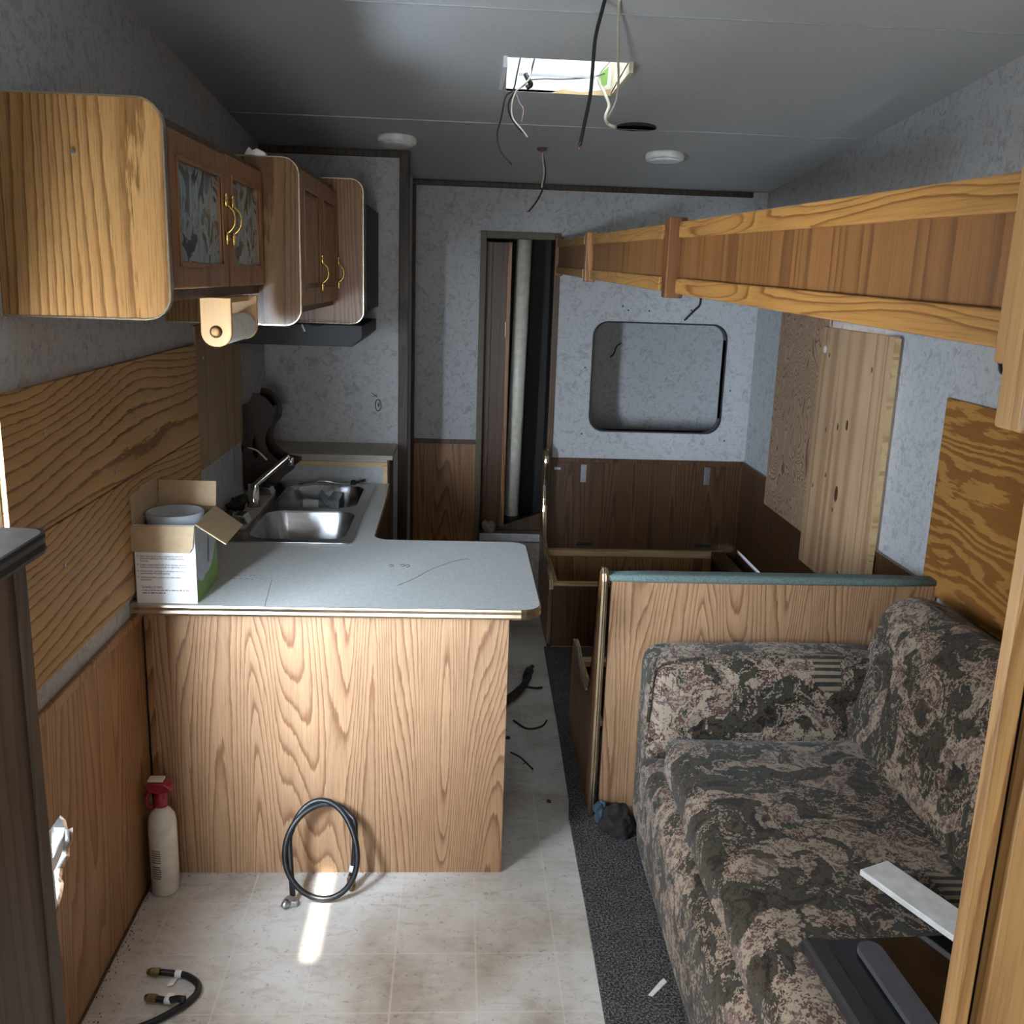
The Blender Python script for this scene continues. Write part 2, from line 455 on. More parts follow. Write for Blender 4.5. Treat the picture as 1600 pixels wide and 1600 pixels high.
stripe = t.math('GREATER_THAN', t.math('FRACT', t.math('MULTIPLY', t.math('ADD', sp3.outputs[1], sp3.outputs[2]), 36)), 0.5)
bandm = t.math('LESS_THAN', t.math('ABSOLUTE', t.math('SUBTRACT', t.math('FRACT', t.math('MULTIPLY', sp3.outputs[0], 3.4)), 0.5)), 0.14)
m = t.math('MULTIPLY', t.math('MULTIPLY', pick, bandm), 0.9)
col = t.mix(m, col, t.mix(stripe, lin(150, 136, 116), lin(52, 56, 52)))
weave = t.noise(t.coords(scale=(1, 1, 1)), 420, 2)
t.color(t.mix(1.0, col, (0.84, 0.82, 0.80, 1), 'MULTIPLY')); t.set(Roughness=0.9, Specular_IOR_Level=0.12); t.b.inputs['Sheen Weight'].default_value = 0.15
t.bump(weave, 0.3, 0.0015)

t = NT('steel')
v = t.coords(scale=(8, 300, 8)); n1 = t.noise(v, 1, 3)
t.color(t.ramp(n1, [(0.3, lin(150, 150, 150)), (0.7, lin(186, 186, 186))])); t.set(Metallic=1.0, Roughness=0.27)
t.bump(n1, 0.03, 0.0005)

plain('chrome', lin(200, 200, 200), 0.12, 1.0)
plain('gold_trim', lin(196, 178, 150), 0.25, 1.0)
plain('brass', lin(224, 190, 112), 0.2, 1.0)
plain('aged_brass', lin(134, 116, 78), 0.4, 1.0, var=0.3, vscale=80)
plain('copper', lin(178, 108, 82), 0.35, 1.0)
plain('white_plastic', lin(226, 226, 224), 0.4)
plain('cream_plastic', lin(216, 208, 190), 0.42)
plain('black_rubber', lin(24, 24, 26), 0.42)
plain('black_wire', lin(22, 22, 24), 0.5)
plain('white_wire', lin(196, 188, 168), 0.5)
plain('pink_wire', lin(190, 150, 150), 0.5)
plain('black_metal', lin(13, 13, 13), 0.55)
plain('black_gloss', lin(16, 16, 17), 0.08, spec=0.6)
plain('grey_plastic', lin(84, 84, 90), 0.35)
plain('dark_grey', lin(46, 46, 48), 0.3)
plain('red_plastic', lin(150, 30, 48), 0.4)
plain('cardboard', lin(180, 154, 120), 0.8, vscale=60, var=0.06)
plain('print_white', lin(236, 233, 230), 0.45, var=0.02)
plain('print_green', lin(120, 156, 74), 0.45, var=0.2, vscale=12)
plain('print_grey', lin(176, 180, 186), 0.45, var=0.1, vscale=25)
plain('ink', lin(96, 94, 96), 0.6)
plain('ink_dark', lin(40, 40, 42), 0.6)
plain('teal_carpet', lin(96, 110, 105), 0.95, var=0.3, vscale=220, bump=0.6)
plain('paper', lin(232, 230, 224), 0.85)
plain('tissue', lin(224, 219, 208), 0.9, bump=0.2)
plain('lamp_plastic', lin(226, 222, 214), 0.45)
plain('dark_rag', lin(40, 38, 38), 0.95, var=0.4, vscale=40, bump=0.5)
plain('blue_rag', lin(62, 78, 92), 0.9, var=0.3, vscale=40, bump=0.4)
plain('grime', lin(58, 48, 40), 0.8, var=0.4, vscale=50)
plain('dead_wood', lin(44, 36, 30), 0.9, var=0.4, vscale=60)
plain('laminate_grey', lin(158, 158, 158), 0.4)
plain('cavity_dark', lin(46, 38, 30), 0.9)
plain('aluminium', lin(176, 176, 180), 0.35, 0.9)
plain('tube_white', lin(214, 206, 188), 0.35)
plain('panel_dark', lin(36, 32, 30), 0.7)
plain('insulation', lin(210, 196, 170), 0.9, var=0.2)
plain('adhesive', lin(96, 70, 68), 0.8)
plain('foam_rag', lin(150, 140, 128), 0.9, var=0.3, vscale=40)

t = NT('clear_plastic')
t.color(lin(238, 242, 246)); t.set(Roughness=0.12, IOR=1.3, Transmission_Weight=0.93, Specular_IOR_Level=0.5)
t = NT('milky_plastic')
t.color(lin(236, 240, 244)); t.set(Roughness=0.2, IOR=1.3, Transmission_Weight=0.55, Specular_IOR_Level=0.5)
t = NT('vent_lid')
t.color(lin(240, 244, 246)); t.set(Roughness=0.4, Transmission_Weight=0.6, IOR=1.2)
# cabinet glass: dark pane with frosted etched fans
t = NT('etched_glass')
v = t.coords(); n1 = t.noise(v, 7, 3, 0.6, 2.2); n2 = t.noise(t.coords(scale=(1, 60, 14)), 1, 2, 0.5, 0.5)
e = t.ramp(n1, [(0.40, (0, 0, 0, 1)), (0.43, (1, 1, 1, 1)), (0.56, (1, 1, 1, 1)), (0.60, (0.25, 0.25, 0.25, 1))])
e = t.mix(0.3, e, t.ramp(n2, [(0.42, (0.2, 0.2, 0.2, 1)), (0.55, (1, 1, 1, 1))]), 'MULTIPLY')
t.color(t.mix(e, lin(26, 30, 30), lin(150, 160, 160))); t.set(Roughness=0.18, Specular_IOR_Level=0.6)

# ------------------------------------------------------------------ the shell
XL, XR, YB, YF = -0.87, 1.55, 5.10, -1.60
YK = 4.45                                  # kitchen end wall
def zc(y): return 2.638-0.085*y

floor = tag(box('floor', XL-0.05, XR+0.05, YF-0.1, 6.3, -0.06, 0.0, 'vinyl_floor'), 'worn cream sheet vinyl floor with printed squares and scuffs', kind='structure')
carpet = prism('carpet', [(0.375, 1.2), (XR, 1.2), (XR, 4.42), (0.44, 4.42), (0.425, 3.6), (0.408, 3.0), (0.396, 2.9), (0.392, 2.4), (0.385, 2.0)], 'z', 0.0, 0.012, 'carpet', bev=0.003)
tag(carpet, 'dark grey speckled carpet strip in front of the sofa and dinette', 'carpet')

ceil = prism('ceiling', [(YF-0.1, zc(YF-0.1)), (6.3, zc(6.3)), (6.3, zc(6.3)+0.008), (YF-0.1, zc(YF-0.1)+0.008)], 'x', XL-0.06, XR+0.06, 'ceiling_vinyl')
tag(ceil, 'grey vinyl trailer ceiling with a cut-out vent hole', kind='structure')
VX0, VX1, VY0, VY1 = 0.125, 0.485, 3.09, 3.45
cut(ceil, [prism_mesh([(VX0, VY0), (VX1, VY0), (VX1, VY1), (VX0+0.012, VY1)], 'z', 2.2, 2.6),
           prism_mesh([(0.645+0.066*math.cos(a*math.pi/12), 3.86+0.066*math.sin(a*math.pi/12)) for a in range(24)], 'z', 2.2, 2.6),
           box_mesh(-0.312, -0.274, 0.09, 0.51, 2.4, 2.8)])  # last cutter: unseen slit added so the sun lays a stripe on the floor
lathe('hole_cavity', [(0.072, 2.305), (0.072, 2.42), (0.0, 2.42), (0.0, 2.425), (0.076, 2.425), (0.076, 2.305)], (0.645, 3.86, 0), 'cavity_dark', ceil)
for (y, x0, x1) in ((3.89, XL, XR), (2.69, XL, XR), (1.2, XL, XR)):
    pts = [(y-0.004, zc(y-0.004)-0.0003), (y+0.004, zc(y+0.004)-0.0003), (y+0.0035, zc(y)-0.003), (y-0.0035, zc(y)-0.003)]
    prism('seam_strip', pts, 'x', x0, x1, 'laminate_grey', ceil)

def wall_poly(name, x0, x1, y0, y1, label):
    """side wall whose top follows the sloped ceiling"""
    o = prism(name, [(y0, 0), (y1, 0), (y1, zc(y1)+0.004), (y0, zc(y0)+0.004)], 'x', x0, x1, 'wallpaper')
    return tag(o, label, kind='structure')
wall_l = wall_poly('wall_left', XL-0.04, XL, YF, 6.3, 'grey feather-patterned wallpaper wall behind the kitchen counter')
HY, HZ = 1.97, 0.45
def hole_pts(s=1.0):
    P = [(1.905, .555), (1.985, .556), (2.01, .53), (2.02, .50), (2.045, .49), (2.04, .46), (2.02, .455), (2.015, .435), (1.98, .428), (1.965, .41), (1.975, .395), (1.965, .375), (1.945, .36), (1.93, .35), (1.905, .352)]
    return [((p[0]-HY)*s+HY, (p[1]-HZ)*s+HZ) for p in P]
cut(wall_l, [prism_mesh(hole_pts(1.05), 'x', XL-0.2, XL+0.2), prism_mesh(rrect(1.27, 1.845, 0.87, 1.485, 0.05), 'x', XL-0.2, XL+0.2)])
wall_r = wall_poly('wall_right', XR, XR+0.04, YF, 6.3, 'grey feather-patterned wallpaper wall on the dinette side')
cut(wall_r, [prism_mesh(rrect(3.46, 4.64, 0.76, 1.55, 0.06), 'x', XR-0.2, XR+0.3), box_mesh(XR-0.2, XR+0.2, 4.56, 5.06, 0.318, 0.338)])
wall_f = tag(box('wall_front', XL, XR, YF-0.04, YF, 0, 2.8, 'wallpaper'), 'papered wall behind the photographer with an open doorway', kind='structure')
cut(wall_f, [box_mesh(-0.60, 0.16, YF-0.2, YF+0.2, 0.15, 1.95)])

wall_b = tag(box('wall_back', -0.245, XR, YB, YB+0.05, 0, zc(YB)+0.02, 'wallpaper'), 'papered end wall with a doorway and a rounded pass-through opening', kind='structure')
cut(wall_b, [box_mesh(0.125, 0.475, YB-0.1, YB+0.2, 0.385, 1.94),
             prism_mesh(rrect(0.70, 1.395, 0.972, 1.535, 0.075), 'y', YB-0.1, YB+0.2)])
rim_o = rrect(0.692, 1.403, 0.964, 1.543, 0.08); rim_i = rrect(0.70, 1.395, 0.972, 1.535, 0.075)
me = new_mesh('opening_rim', [(p[0], YB-0.004, p[1]) for p in rim_o]+[(p[0], YB-0.004, p[1]) for p in rim_i]+[(p[0], YB+0.055, p[1]) for p in rim_i]+[(p[0], YB+0.0005, p[1]) for p in rim_o],
    [f for i in range(len(rim_o)) for j in [(i+1) % len(rim_o)] for k in [len(rim_o)] for f in ((i, j, k+j, k+i), (k+i, k+j, 2*k+j, 2*k+i), (i, 3*k+i, 3*k+j, j))], 'panel_dark')
link_obj('opening_rim', me, wall_b)
wall_k = tag(box('wall_kitchen', XL, -0.245, YK, YK+0.04, 0, zc(YK)+0.02, 'wallpaper'), 'papered end wall of the kitchen nook behind the sink', kind='structure')
wall_cs = tag(box('wall_closet', -0.275, -0.245, YK+0.04, YB+0.05, 0, zc(YK)+0.01, 'wallpaper'), 'narrow papered side of the closet beside the doorway', kind='structure')
# little room behind the end wall
wall_e = tag(box('wall_end', XL, XR, 5.62, 5.66, 0, 2.3, 'wallpaper'), 'papered wall seen through the rounded opening', kind='structure')
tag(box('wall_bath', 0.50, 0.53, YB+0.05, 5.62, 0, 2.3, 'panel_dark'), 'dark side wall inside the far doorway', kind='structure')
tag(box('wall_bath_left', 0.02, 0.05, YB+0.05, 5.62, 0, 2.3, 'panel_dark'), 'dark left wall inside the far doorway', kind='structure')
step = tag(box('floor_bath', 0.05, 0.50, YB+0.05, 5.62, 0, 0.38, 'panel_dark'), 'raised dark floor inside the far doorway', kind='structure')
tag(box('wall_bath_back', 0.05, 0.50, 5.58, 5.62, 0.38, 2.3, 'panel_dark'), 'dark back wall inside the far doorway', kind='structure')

# doorway casing, threshold, door
door1 = thing('door_1', 'narrow far doorway with dark casing and half-open wood door', None, (0.30, YB, 0.38)); del door1['label']; door1['kind'] = 'structure'; door1['label'] = 'narrow far doorway with olive-brown casing and wooden door'
plain('casing', lin(92, 84, 62), 0.6)
box('door_casing', 0.098, 0.128, YB-0.014, YB+0.05, 0.0, 1.97, 'casing', door1, 0.002)
box('door_casing', 0.128, 0.475, YB-0.014, YB+0.05, 1.935, 1.97, 'casing', door1, 0.002)
box('door_casing', 0.475, 0.505, YB-0.014, YB+0.05, 0.0, 1.97, 'oak_dark_or_shaded', door1, 0.002)
box('threshold', 0.128, 0.475, YB-0.03, YB+0.05, 0.355, 0.40, 'aluminium', door1, 0.004)
box('door_leaf', 0.135, 0.165, YB+0.05, YB+0.42, 0.42, 1.92, 'oak_dark_or_shaded', door1, 0.003)
box('door_stop', 0.128, 0.262, YB+0.055, YB+0.085, 0.42, 1.92, 'oak_dark_or_shaded', door1, 0.003)
box('door_stop', 0.240, 0.262, YB+0.045, YB+0.055, 0.42, 1.92, 'oak_door', door1, 0.002)
box('hinge_plate', 0.236, 0.240, YB+0.04, YB+0.05, 1.44, 1.52, 'chrome', door1)
box('riser', 0.10, 0.46, YB-0.05, YB, 0.0, 0.355, 'foam_rag', door1)

# dark trims
trim_n = [0]
def trim(x0, x1, y0, y1, z0, z1, label, mat='trim_dark'):
    trim_n[0] += 1
    return tag(box('trim_%d' % trim_n[0], x0, x1, y0, y1, z0, z1, mat, None, 0.003), label, kind='structure')
trim(-0.245, 1.47, YB-0.016, YB, zc(YB)-0.028, zc(YB)-0.002, 'dark strip along the ceiling above the end wall')
trim(XL, -0.262, YK-0.016, YK, zc(YK)-0.030, zc(YK)-0.002, 'dark strip along the ceiling above the kitchen nook')
trim(-0.272, -0.228, YK-0.012, YK+0.03, 0, zc(YK)-0.002, 'dark vertical strip on the closet corner')
trim(-0.245, -0.228, YB-0.02, YB, 0, zc(YB)-0.03, 'dark vertical strip in the corner beside the closet')
trim(XL, XL+0.012, YF, YK, 0.0, 0.012, 'thin dark strip where the left wall meets the floor')

# wainscots as panels of the walls
def wains(parent, x0, x1, y0, y1, z1, mat, rail_mat, cuts=None):
    p = box('wainscot_panel', x0, x1, y0, y1, 0.0, z1-0.025, mat, parent)
    if cuts: cut(p, cuts)
    th = 0.006
    if (x1-x0) < (y1-y0):
        side = 1 if x0 < 0 else -1
        xx = (x0, x1+th) if side > 0 else (x0-th, x1)
        box('dado_rail', xx[0], xx[1], y0, y1, z1-0.025, z1, rail_mat, parent, 0.003)
    else:
        box('dado_rail', x0, x1, y0-th, y1, z1-0.025, z1, rail_mat, parent, 0.003)
    return p
pw = wains(wall_l, XL, XL+0.008, 0.0, 2.595, 0.825, 'oak_wainscot', 'oak_wainscot')
# shift of the hole into panel coordinates is not needed: cutters are in world space
cut(pw, [prism_mesh(hole_pts(1.0), 'x', XL-0.2, XL+0.2)])
pr = wains(wall_r, XR-0.008, XR, 3.0, YB, 0.82, 'oak_dark_or_shaded', 'oak_dark_or_shaded', [box_mesh(XR-0.2, XR+0.2, 4.56, 5.06, 0.318, 0.338)])  # same oak as the left wainscot, shade put into its colour
wains(wall_b, 0.505, XR-0.008, YB-0.008, YB, 0.82, 'oak_dark_or_shaded', 'oak_dark_or_shaded')
wains(wall_b, -0.228, 0.098, YB-0.008, YB, 0.905, 'oak_wainscot', 'oak_dark_or_shaded')
for x in (0.664, 1.335):
    b = box('bracket', x, x+0.03, YB-0.014, YB-0.008, 0.69, 0.785, 'aluminium', wall_b, 0.001)
box('bracket', 0.52, 0.555, YB-0.014, YB-0.008, 0.755, 0.768, 'aluminium', wall_b, 0.001)
for x in (0.705, 1.354):
    box('hinge', x-0.045, x+0.045, YB-0.02, YB-0.008, 0.338, 0.352, 'black_metal', wall_b, 0.001)
# marks on the kitchen end wall
for k, (dx, dz, ang) in enumerate(((0, 0, 0),)):
    ring = [(-0.363+0.013*math.cos(a*math.pi/8), YK-0.001, 1.16+0.026*math.sin(a*math.pi/8)) for a in range(16)]
    tube('pen_mark', ring, 0.0022, 'ink_dark', wall_k, closed=True, sub=2, sides=5)
    tube('pen_mark', [(-0.366, YK-0.001, 1.17), (-0.360, YK-0.001, 1.15), (-0.358, YK-0.001, 1.172)], 0.002, 'ink_dark', wall_k, sides=5, sub=2)
    tube('pen_mark', [(-0.393, YK-0.001, 1.216), (-0.367, YK-0.001, 1.197)], 0.0015, 'ink_dark', wall_k, sides=5, sub=1)
    tube('pen_mark', [(-0.389, YK-0.001, 1.197), (-0.368, YK-0.001, 1.208)], 0.0013, 'ink_dark', wall_k, sides=5, sub=1)
# nail holes around the opening
random.seed(3)
for (x, z) in ((0.66, 0.95), (1.43, 0.93), (0.66, 1.30), (1.44, 1.2), (0.84, 1.62), (0.98, 1.60), (0.87, 1.60), (1.2, 1.61)):
    box('screw_hole', x-0.004, x+0.004, YB-0.002, YB+0.001, z-0.004, z+0.004, 'ink_dark', wall_b)

# roof vent shaft
vent = thing('roof_vent', 'open square roof vent cut into the grey ceiling', 'vent', (0.305, 3.27, zc(3.27)))
zt = 2.60
box('shaft_side', VX0-0.012, VX0, VY0-0.012, VY1+0.012, zc(VY1)+0.001, zt, 'white_plastic', vent)
box('shaft_side', VX1, VX1+0.012, VY0-0.012, VY1+0.012, zc(VY1)+0.001, zt, 'insulation', vent)
box('shaft_side', VX0, VX1, VY1, VY1+0.012, zc(VY1)+0.001, zt, 'white_plastic', vent)
box('shaft_side', VX0, VX1, VY0-0.012, VY0, zc(VY0)+0.02, zt, 'white_plastic', vent)
prism('torn_edge', [(VX0+0.16, zc(VY1)-0.001), (VX0+0.20, zc(VY1)+0.014), (VX0+0.26, zc(VY1)+0.006), (VX1, zc(VY1)+0.02), (VX1, zc(VY1)-0.001)], 'y', VY1-0.004, VY1-0.001, 'pine_pale', vent)
box('frame_bar', VX0+0.05, VX1-0.06, VY1-0.06, VY1-0.05, 2.385, 2.392, 'aluminium', vent)
prism('leaf_scrap', [(0.44, 2.40), (0.468, 2.425), (0.465, 2.37), (0.45, 2.36)], 'y', 3.40, 3.404, 'print_green', vent)
box('vent_cover', VX0-0.03, VX1+0.03, VY0-0.03, VY1+0.03, zt+0.001, zt+0.01, 'vent_lid', vent, 0.003)

# ------------------------------------------------------------------ ceiling lamps
def ceiling_lamp(x, y, label):
    T = thing('ceiling_light', label, 'lamp', (x, y, zc(y)), 'round ceiling lights')
    R_ = Matrix.Rotation(math.atan(-0.085), 4, 'X')
    def put(nm, prof, mat, par):
        m = lathe_mesh(nm, prof, (0, 0, 0), mat, n=32); m.transform(Matrix.Translation((x, y, zc(y))) @ R_)
        return link_obj(nm, m, par)
    put('base_ring', [(0.0, 0.0), (0.080, 0.0), (0.082, -0.006), (0.080, -0.024), (0.074, -0.028), (0.0, -0.028)], 'lamp_plastic', T)
    put('lens', [(0.0, -0.0275), (0.068, -0.0275), (0.066, -0.032), (0.04, -0.034), (0.0, -0.035)], 'white_plastic', T)
ceiling_lamp(-0.27, 4.20, 'round cream ceiling light over the kitchen closet corner')
ceiling_lamp(0.85, 4.30, 'round white ceiling light over the dinette near the round hole')

# ------------------------------------------------------------------ hanging wires
def wire(label, pts, r, mat, name='wire', tip=None, group='loose ceiling wires'):
    o = tube(name, pts, r, mat, None, sides=7, sub=5)
    tag(o, label, 'wire', group)
    if tip:
        tube('bare_tip', [pts[-1], tip], r*0.5, 'copper', o, sides=5, sub=1)
    return o
wire('long thin black wire dangling on the left below the roof vent', [(0.178, 3.3, 2.44), (0.165, 3.3, 2.372), (0.155, 3.3, 2.324), (0.131, 3.3, 2.301), (0.119, 3.3, 2.237), (0.108, 3.3, 2.189), (0.12, 3.3, 2.141), (0.158, 3.3, 2.1)], 0.0026, 'black_wire', tip=(0.168, 3.3, 2.096))
wire('curved black wire beside white one under the vent', [(0.222, 3.35, 2.43), (0.209, 3.35, 2.377), (0.193, 3.35, 2.35), (0.165, 3.35, 2.329), (0.144, 3.35, 2.294), (0.149, 3.35, 2.256), (0.177, 3.35, 2.218), (0.203, 3.35, 2.198)], 0.003, 'black_wire')
wire('curved white wire with frayed end under the vent', [(0.207, 3.345, 2.44), (0.209, 3.345, 2.373), (0.183, 3.345, 2.344), (0.163, 3.345, 2.323), (0.153, 3.345, 2.285), (0.158, 3.345, 2.246), (0.188, 3.345, 2.213), (0.208, 3.345, 2.19)], 0.0026, 'white_wire', tip=(0.205, 3.345, 2.176))
wire('thin pinkish wire twisting under the vent', [(0.166, 3.36, 2.33), (0.179, 3.36, 2.295), (0.192, 3.36, 2.277), (0.187, 3.36, 2.238)], 0.0012, 'pink_wire')
wire('grey wire crossing inside the vent opening', [(0.2, 3.4, 2.372), (0.258, 3.4, 2.378), (0.321, 3.4, 2.380), (0.404, 3.4, 2.388), (0.456, 3.4, 2.403)], 0.002, 'grey_plastic')
w = wire('broad white cable strap with black knot in the vent', [(0.205, 3.38, 2.46), (0.206, 3.38, 2.41), (0.206, 3.38, 2.375)], 0.008, 'white_plastic', name='cable_strap')
tube('tape_knot', [(0.196, 3.375, 2.385), (0.205, 3.368, 2.368), (0.215, 3.375, 2.355), (0.200, 3.378, 2.345)], 0.008, 'black_rubber', w, sides=8)
wire('thick black cable running down from the ceiling in front', [(0.340, 2.6, 2.417), (0.333, 2.6, 2.387), (0.321, 2.6, 2.329), (0.318, 2.6, 2.256), (0.315, 2.6, 2.196), (0.305, 2.6, 2.135), (0.295, 2.6, 2.078)], 0.0048, 'black_wire', name='cable', tip=(0.293, 2.6, 2.067))
wire('long cream cable looping down beside the black cable', [(0.372, 2.58, 2.418), (0.393, 2.72, 2.388), (0.424, 2.9, 2.349), (0.458, 3.1, 2.320), (0.468, 3.2, 2.284), (0.462, 3.32, 2.255)], 0.0035, 'white_wire', name='cable')
wire('bent white cable leaving the vent towards the round hole', [(0.475, 3.42, 2.45), (0.436, 3.41, 2.396), (0.459, 3.4, 2.344), (0.476, 3.4, 2.306), (0.466, 3.4, 2.272), (0.478, 3.42, 2.252), (0.510, 3.46, 2.248), (0.545, 3.78, 2.300), (0.560, 3.81, 2.314)], 0.0055, 'white_wire', name='cable')
w = wire('paired black and white wire hanging near the end wall', [(0.327, 4.29, 2.275), (0.339, 4.3, 2.229), (0.347, 4.3, 2.178), (0.339, 4.3, 2.114), (0.314, 4.3, 2.061), (0.283, 4.3, 2.020)], 0.004, 'black_wire', tip=(0.272, 4.3, 2.018))
tube('white_strand', [(0.331, 4.285, 2.27), (0.334, 4.29, 2.229), (0.341, 4.29, 2.178), (0.333, 4.29, 2.118)], 0.003, 'white_wire', w, sides=6)
lathe('sealant_blob', [(0.0, 0), (0.022, 0), (0.018, -0.01), (0.0, -0.016)], (0.328, 4.28, zc(4.28)), 'adhesive', w, n=12)
wire('short black wires hanging under the long wooden valance', [(0.560, 2.3, 1.735), (0.585, 2.4, 1.70), (0.585, 2.45, 1.684), (0.573, 2.5, 1.657)], 0.003, 'black_wire', group='short wall wires')
wire('short black wire poking from the wall inside the rounded opening', [(0.93, 5.62, 1.40), (0.90, 5.60, 1.38), (0.885, 5.59, 1.34), (0.865, 5.58, 1.32)], 0.004, 'black_wire', group='short wall wires')

# ------------------------------------------------------------------ plywood and boards
def sheet(label, x0, x1, y0, y1, z0, z1, mat, name='plywood_sheet', group=None, screws=(), rot=None):
    o = box(name, x0, x1, y0, y1, z0, z1, mat, None, 0.0015, rot)
    tag(o, label, 'board', group)
    for (px, py, pz) in screws:
        box('screw_head', px-0.002, px+0.002, py-0.004, py+0.004, pz-0.004, pz+0.004, 'aluminium', o)
    return o
sheet('upper of two large wavy-grained plywood sheets on the left wall', XL, XL+0.012, 1.862, 3.255, 1.202, 1.502, 'plywood_left', group='plywood on the left wall', screws=((XL+0.013, 2.05, 1.40), (XL+0.013, 2.45, 1.24)))
sheet('lower wavy-grained plywood sheet on left wall behind the box', XL, XL+0.012, 1.862, 3.262, 0.883, 1.198, 'plywood_left', group='plywood on the left wall', screws=((XL+0.013, 2.10, 1.10),))
sheet('pale smooth plywood sheet on the left wall under the far cabinets', XL, XL+0.008, 3.275, 3.94, 1.075, 1.56, 'plywood_pale', group='plywood on the left wall', screws=((XL+0.009, 3.36, 1.45), (XL+0.009, 3.60, 1.47), (XL+0.009, 3.42, 1.40)))
sheet('brown swirly-grained plywood board leaning at the right wall window', XR-0.0165, XR-0.0085, 4.035, 4.66, 0.69, 1.70, 'plywood_swirl', group='boards at the right wall window', screws=((XR-0.017, 4.3, 1.58),))
b2 = sheet('pale knotty pine board beside the swirly plywood board', XR-0.036, XR-0.018, 3.36, 4.055, 0.58, 1.59, 'pine_board', name='pine_board', group='boards at the right wall window')
for (y, z, a, b) in ((3.69, 1.23, .012, .022), (3.72, 0.95, .018, .034), (3.78, 1.21, .008, .015), (3.95, 1.48, .006, .010), (3.62, 0.64, .012, .02), (3.52, 1.46, .006, .012), (3.85, 1.0, .006, .01), (3.9, 1.18, .005, .012), (3.74, 0.88, .005, .01), (3.98, 0.93, .005, .01)):
    m = lathe_mesh('knot', [(0.0, 0.0), (a, 0.0), (a*0.9, -0.0012), (0, -0.0016)], (0, 0, 0), 'oak_dark_or_shaded', axis='x', n=14)
    m.transform(Matrix.Translation((XR-0.0358, y, z)) @ Matrix.Diagonal((1, 1, b/a, 1)))
    link_obj('knot', m, b2)
box('side_batten', XR-0.0365, XR-0.017, 3.350, 3.360, 0.70, 1.585, 'pine_pale', b2)
lathe('knot_hole', [(0.0, 0.0), (0.016, 0.0), (0.015, -0.0015), (0.0, -0.0016)], (XR-0.0365, 4.0, 1.50), 'paper', b2, axis='x', n=16)
sheet('bold striped-grain plywood sheet on right wall above the sofa', XR-0.014, XR, 0.9, 2.985, 0.80, 1.425, 'plywood_bold', group=None)

# ------------------------------------------------------------------ kitchen: counter, peninsula, sink
Z0, Z1 = 0.832, 0.860
outline = [(XL, 2.53)]
outline += rrect(XL, 0.24, 2.53, 3.232, 0.055, 6, (0, 1, 1, 0))[1:-1]
outline += [(-0.282+0.06-0.06*math.sin(a*math.pi/12), 3.232+0.06-0.06*math.cos(a*math.pi/12)) for a in range(0, 7)]
outline += [(-0.29, 4.15), (XL, 4.15)]
counter = thing('countertop', 'white laminate L-shaped kitchen countertop with gold edge', 'countertop', (-0.3, 2.9, Z0))
top = prism('laminate_top', outline, 'z', Z0, Z1, 'countertop', counter)
SX0, SX1, SY0, SY1 = -0.795, -0.345, 3.16, 4.105
bowlA = rrect(-0.705, -0.375, 3.20, 3.60, 0.07); bowlB = rrect(-0.705, -0.385, 3.66, 4.06, 0.07)
cut(top, [prism_mesh(rrect(-0.712, -0.368, 3.19, 3.61, 0.07), 'z', 0.5, 1.2), prism_mesh(rrect(-0.712, -0.378, 3.65, 4.07, 0.07), 'z', 0.5, 1.2)])
edge = [(p[0], p[1], (Z0+Z1)/2) for p in outline]
def ribbon(name, pts, h, th, mat, parent, closed=False):
    """vertical edge band following pts on their right-hand side"""
    V = []; Fc = []; n = len(pts)
    for i in range(n):
        a = Vector(pts[max(0, i-1)]); b = Vector(pts[min(n-1, i+1)]); t_ = (b-a); t_.z = 0; t_.normalize()
        o_ = Vector((t_.y, -t_.x, 0)); p = Vector(pts[i])
        prof = [(0.0002, -h/2), (th*0.8, -h/2), (th, -h*0.3), (th*0.75, 0), (th, h*0.3), (th*0.8, h/2), (0.0002, h/2)]
        for (q, z) in prof: V.append(p+o_*q+Vector((0, 0, z)))
    k = 7
    for i in range(n-1):
        for j in range(k-1): Fc.append((i*k+j, (i+1)*k+j, (i+1)*k+j+1, i*k+j+1))
    Fc.append(tuple(range(k))); Fc.append(tuple((n-1)*k+j for j in range(k)))
    return link_obj(name, new_mesh(name, V, Fc, mat), parent)
ribbon('edge_molding', edge[:-1], 0.028, 0.005, 'gold_trim', counter)
tube('cut_line', [(-0.512, 2.532, Z1), (-0.537, 2.775, Z1)], 0.0007, 'ink_dark', counter, sides=5, sub=1)
tube('scratch_mark', [(-0.165, 2.73, Z1), (-0.12, 2.80, Z1), (-0.07, 2.90, Z1), (0.0, 2.99, Z1), (0.045, 3.02, Z1)], 0.0010, 'grey_plastic', counter, sides=5, sub=3)
for (x, y) in ((-0.20, 2.925), (-0.165, 2.93), (-0.150, 2.925)):
    tube('pen_mark', [(x, y-0.012, Z1), (x+0.01, y, Z1), (x+0.003, y+0.014, Z1), (x-0.006, y+0.004, Z1)], 0.001, 'ink_dark', counter, sides=5, sub=3)
random.seed(11)
me = join_meshes('pen_scribble', [text_mesh(s, 0.03, 'ink_dark', Matrix.Translation((x, y, Z1)) ) for s, x, y in (('-- - -- -', -0.655, 2.80), ('-- - - .', -0.66, 2.765))], 'ink_dark')
tag(link_obj('pen_scribble', me, counter), kind='stuff')

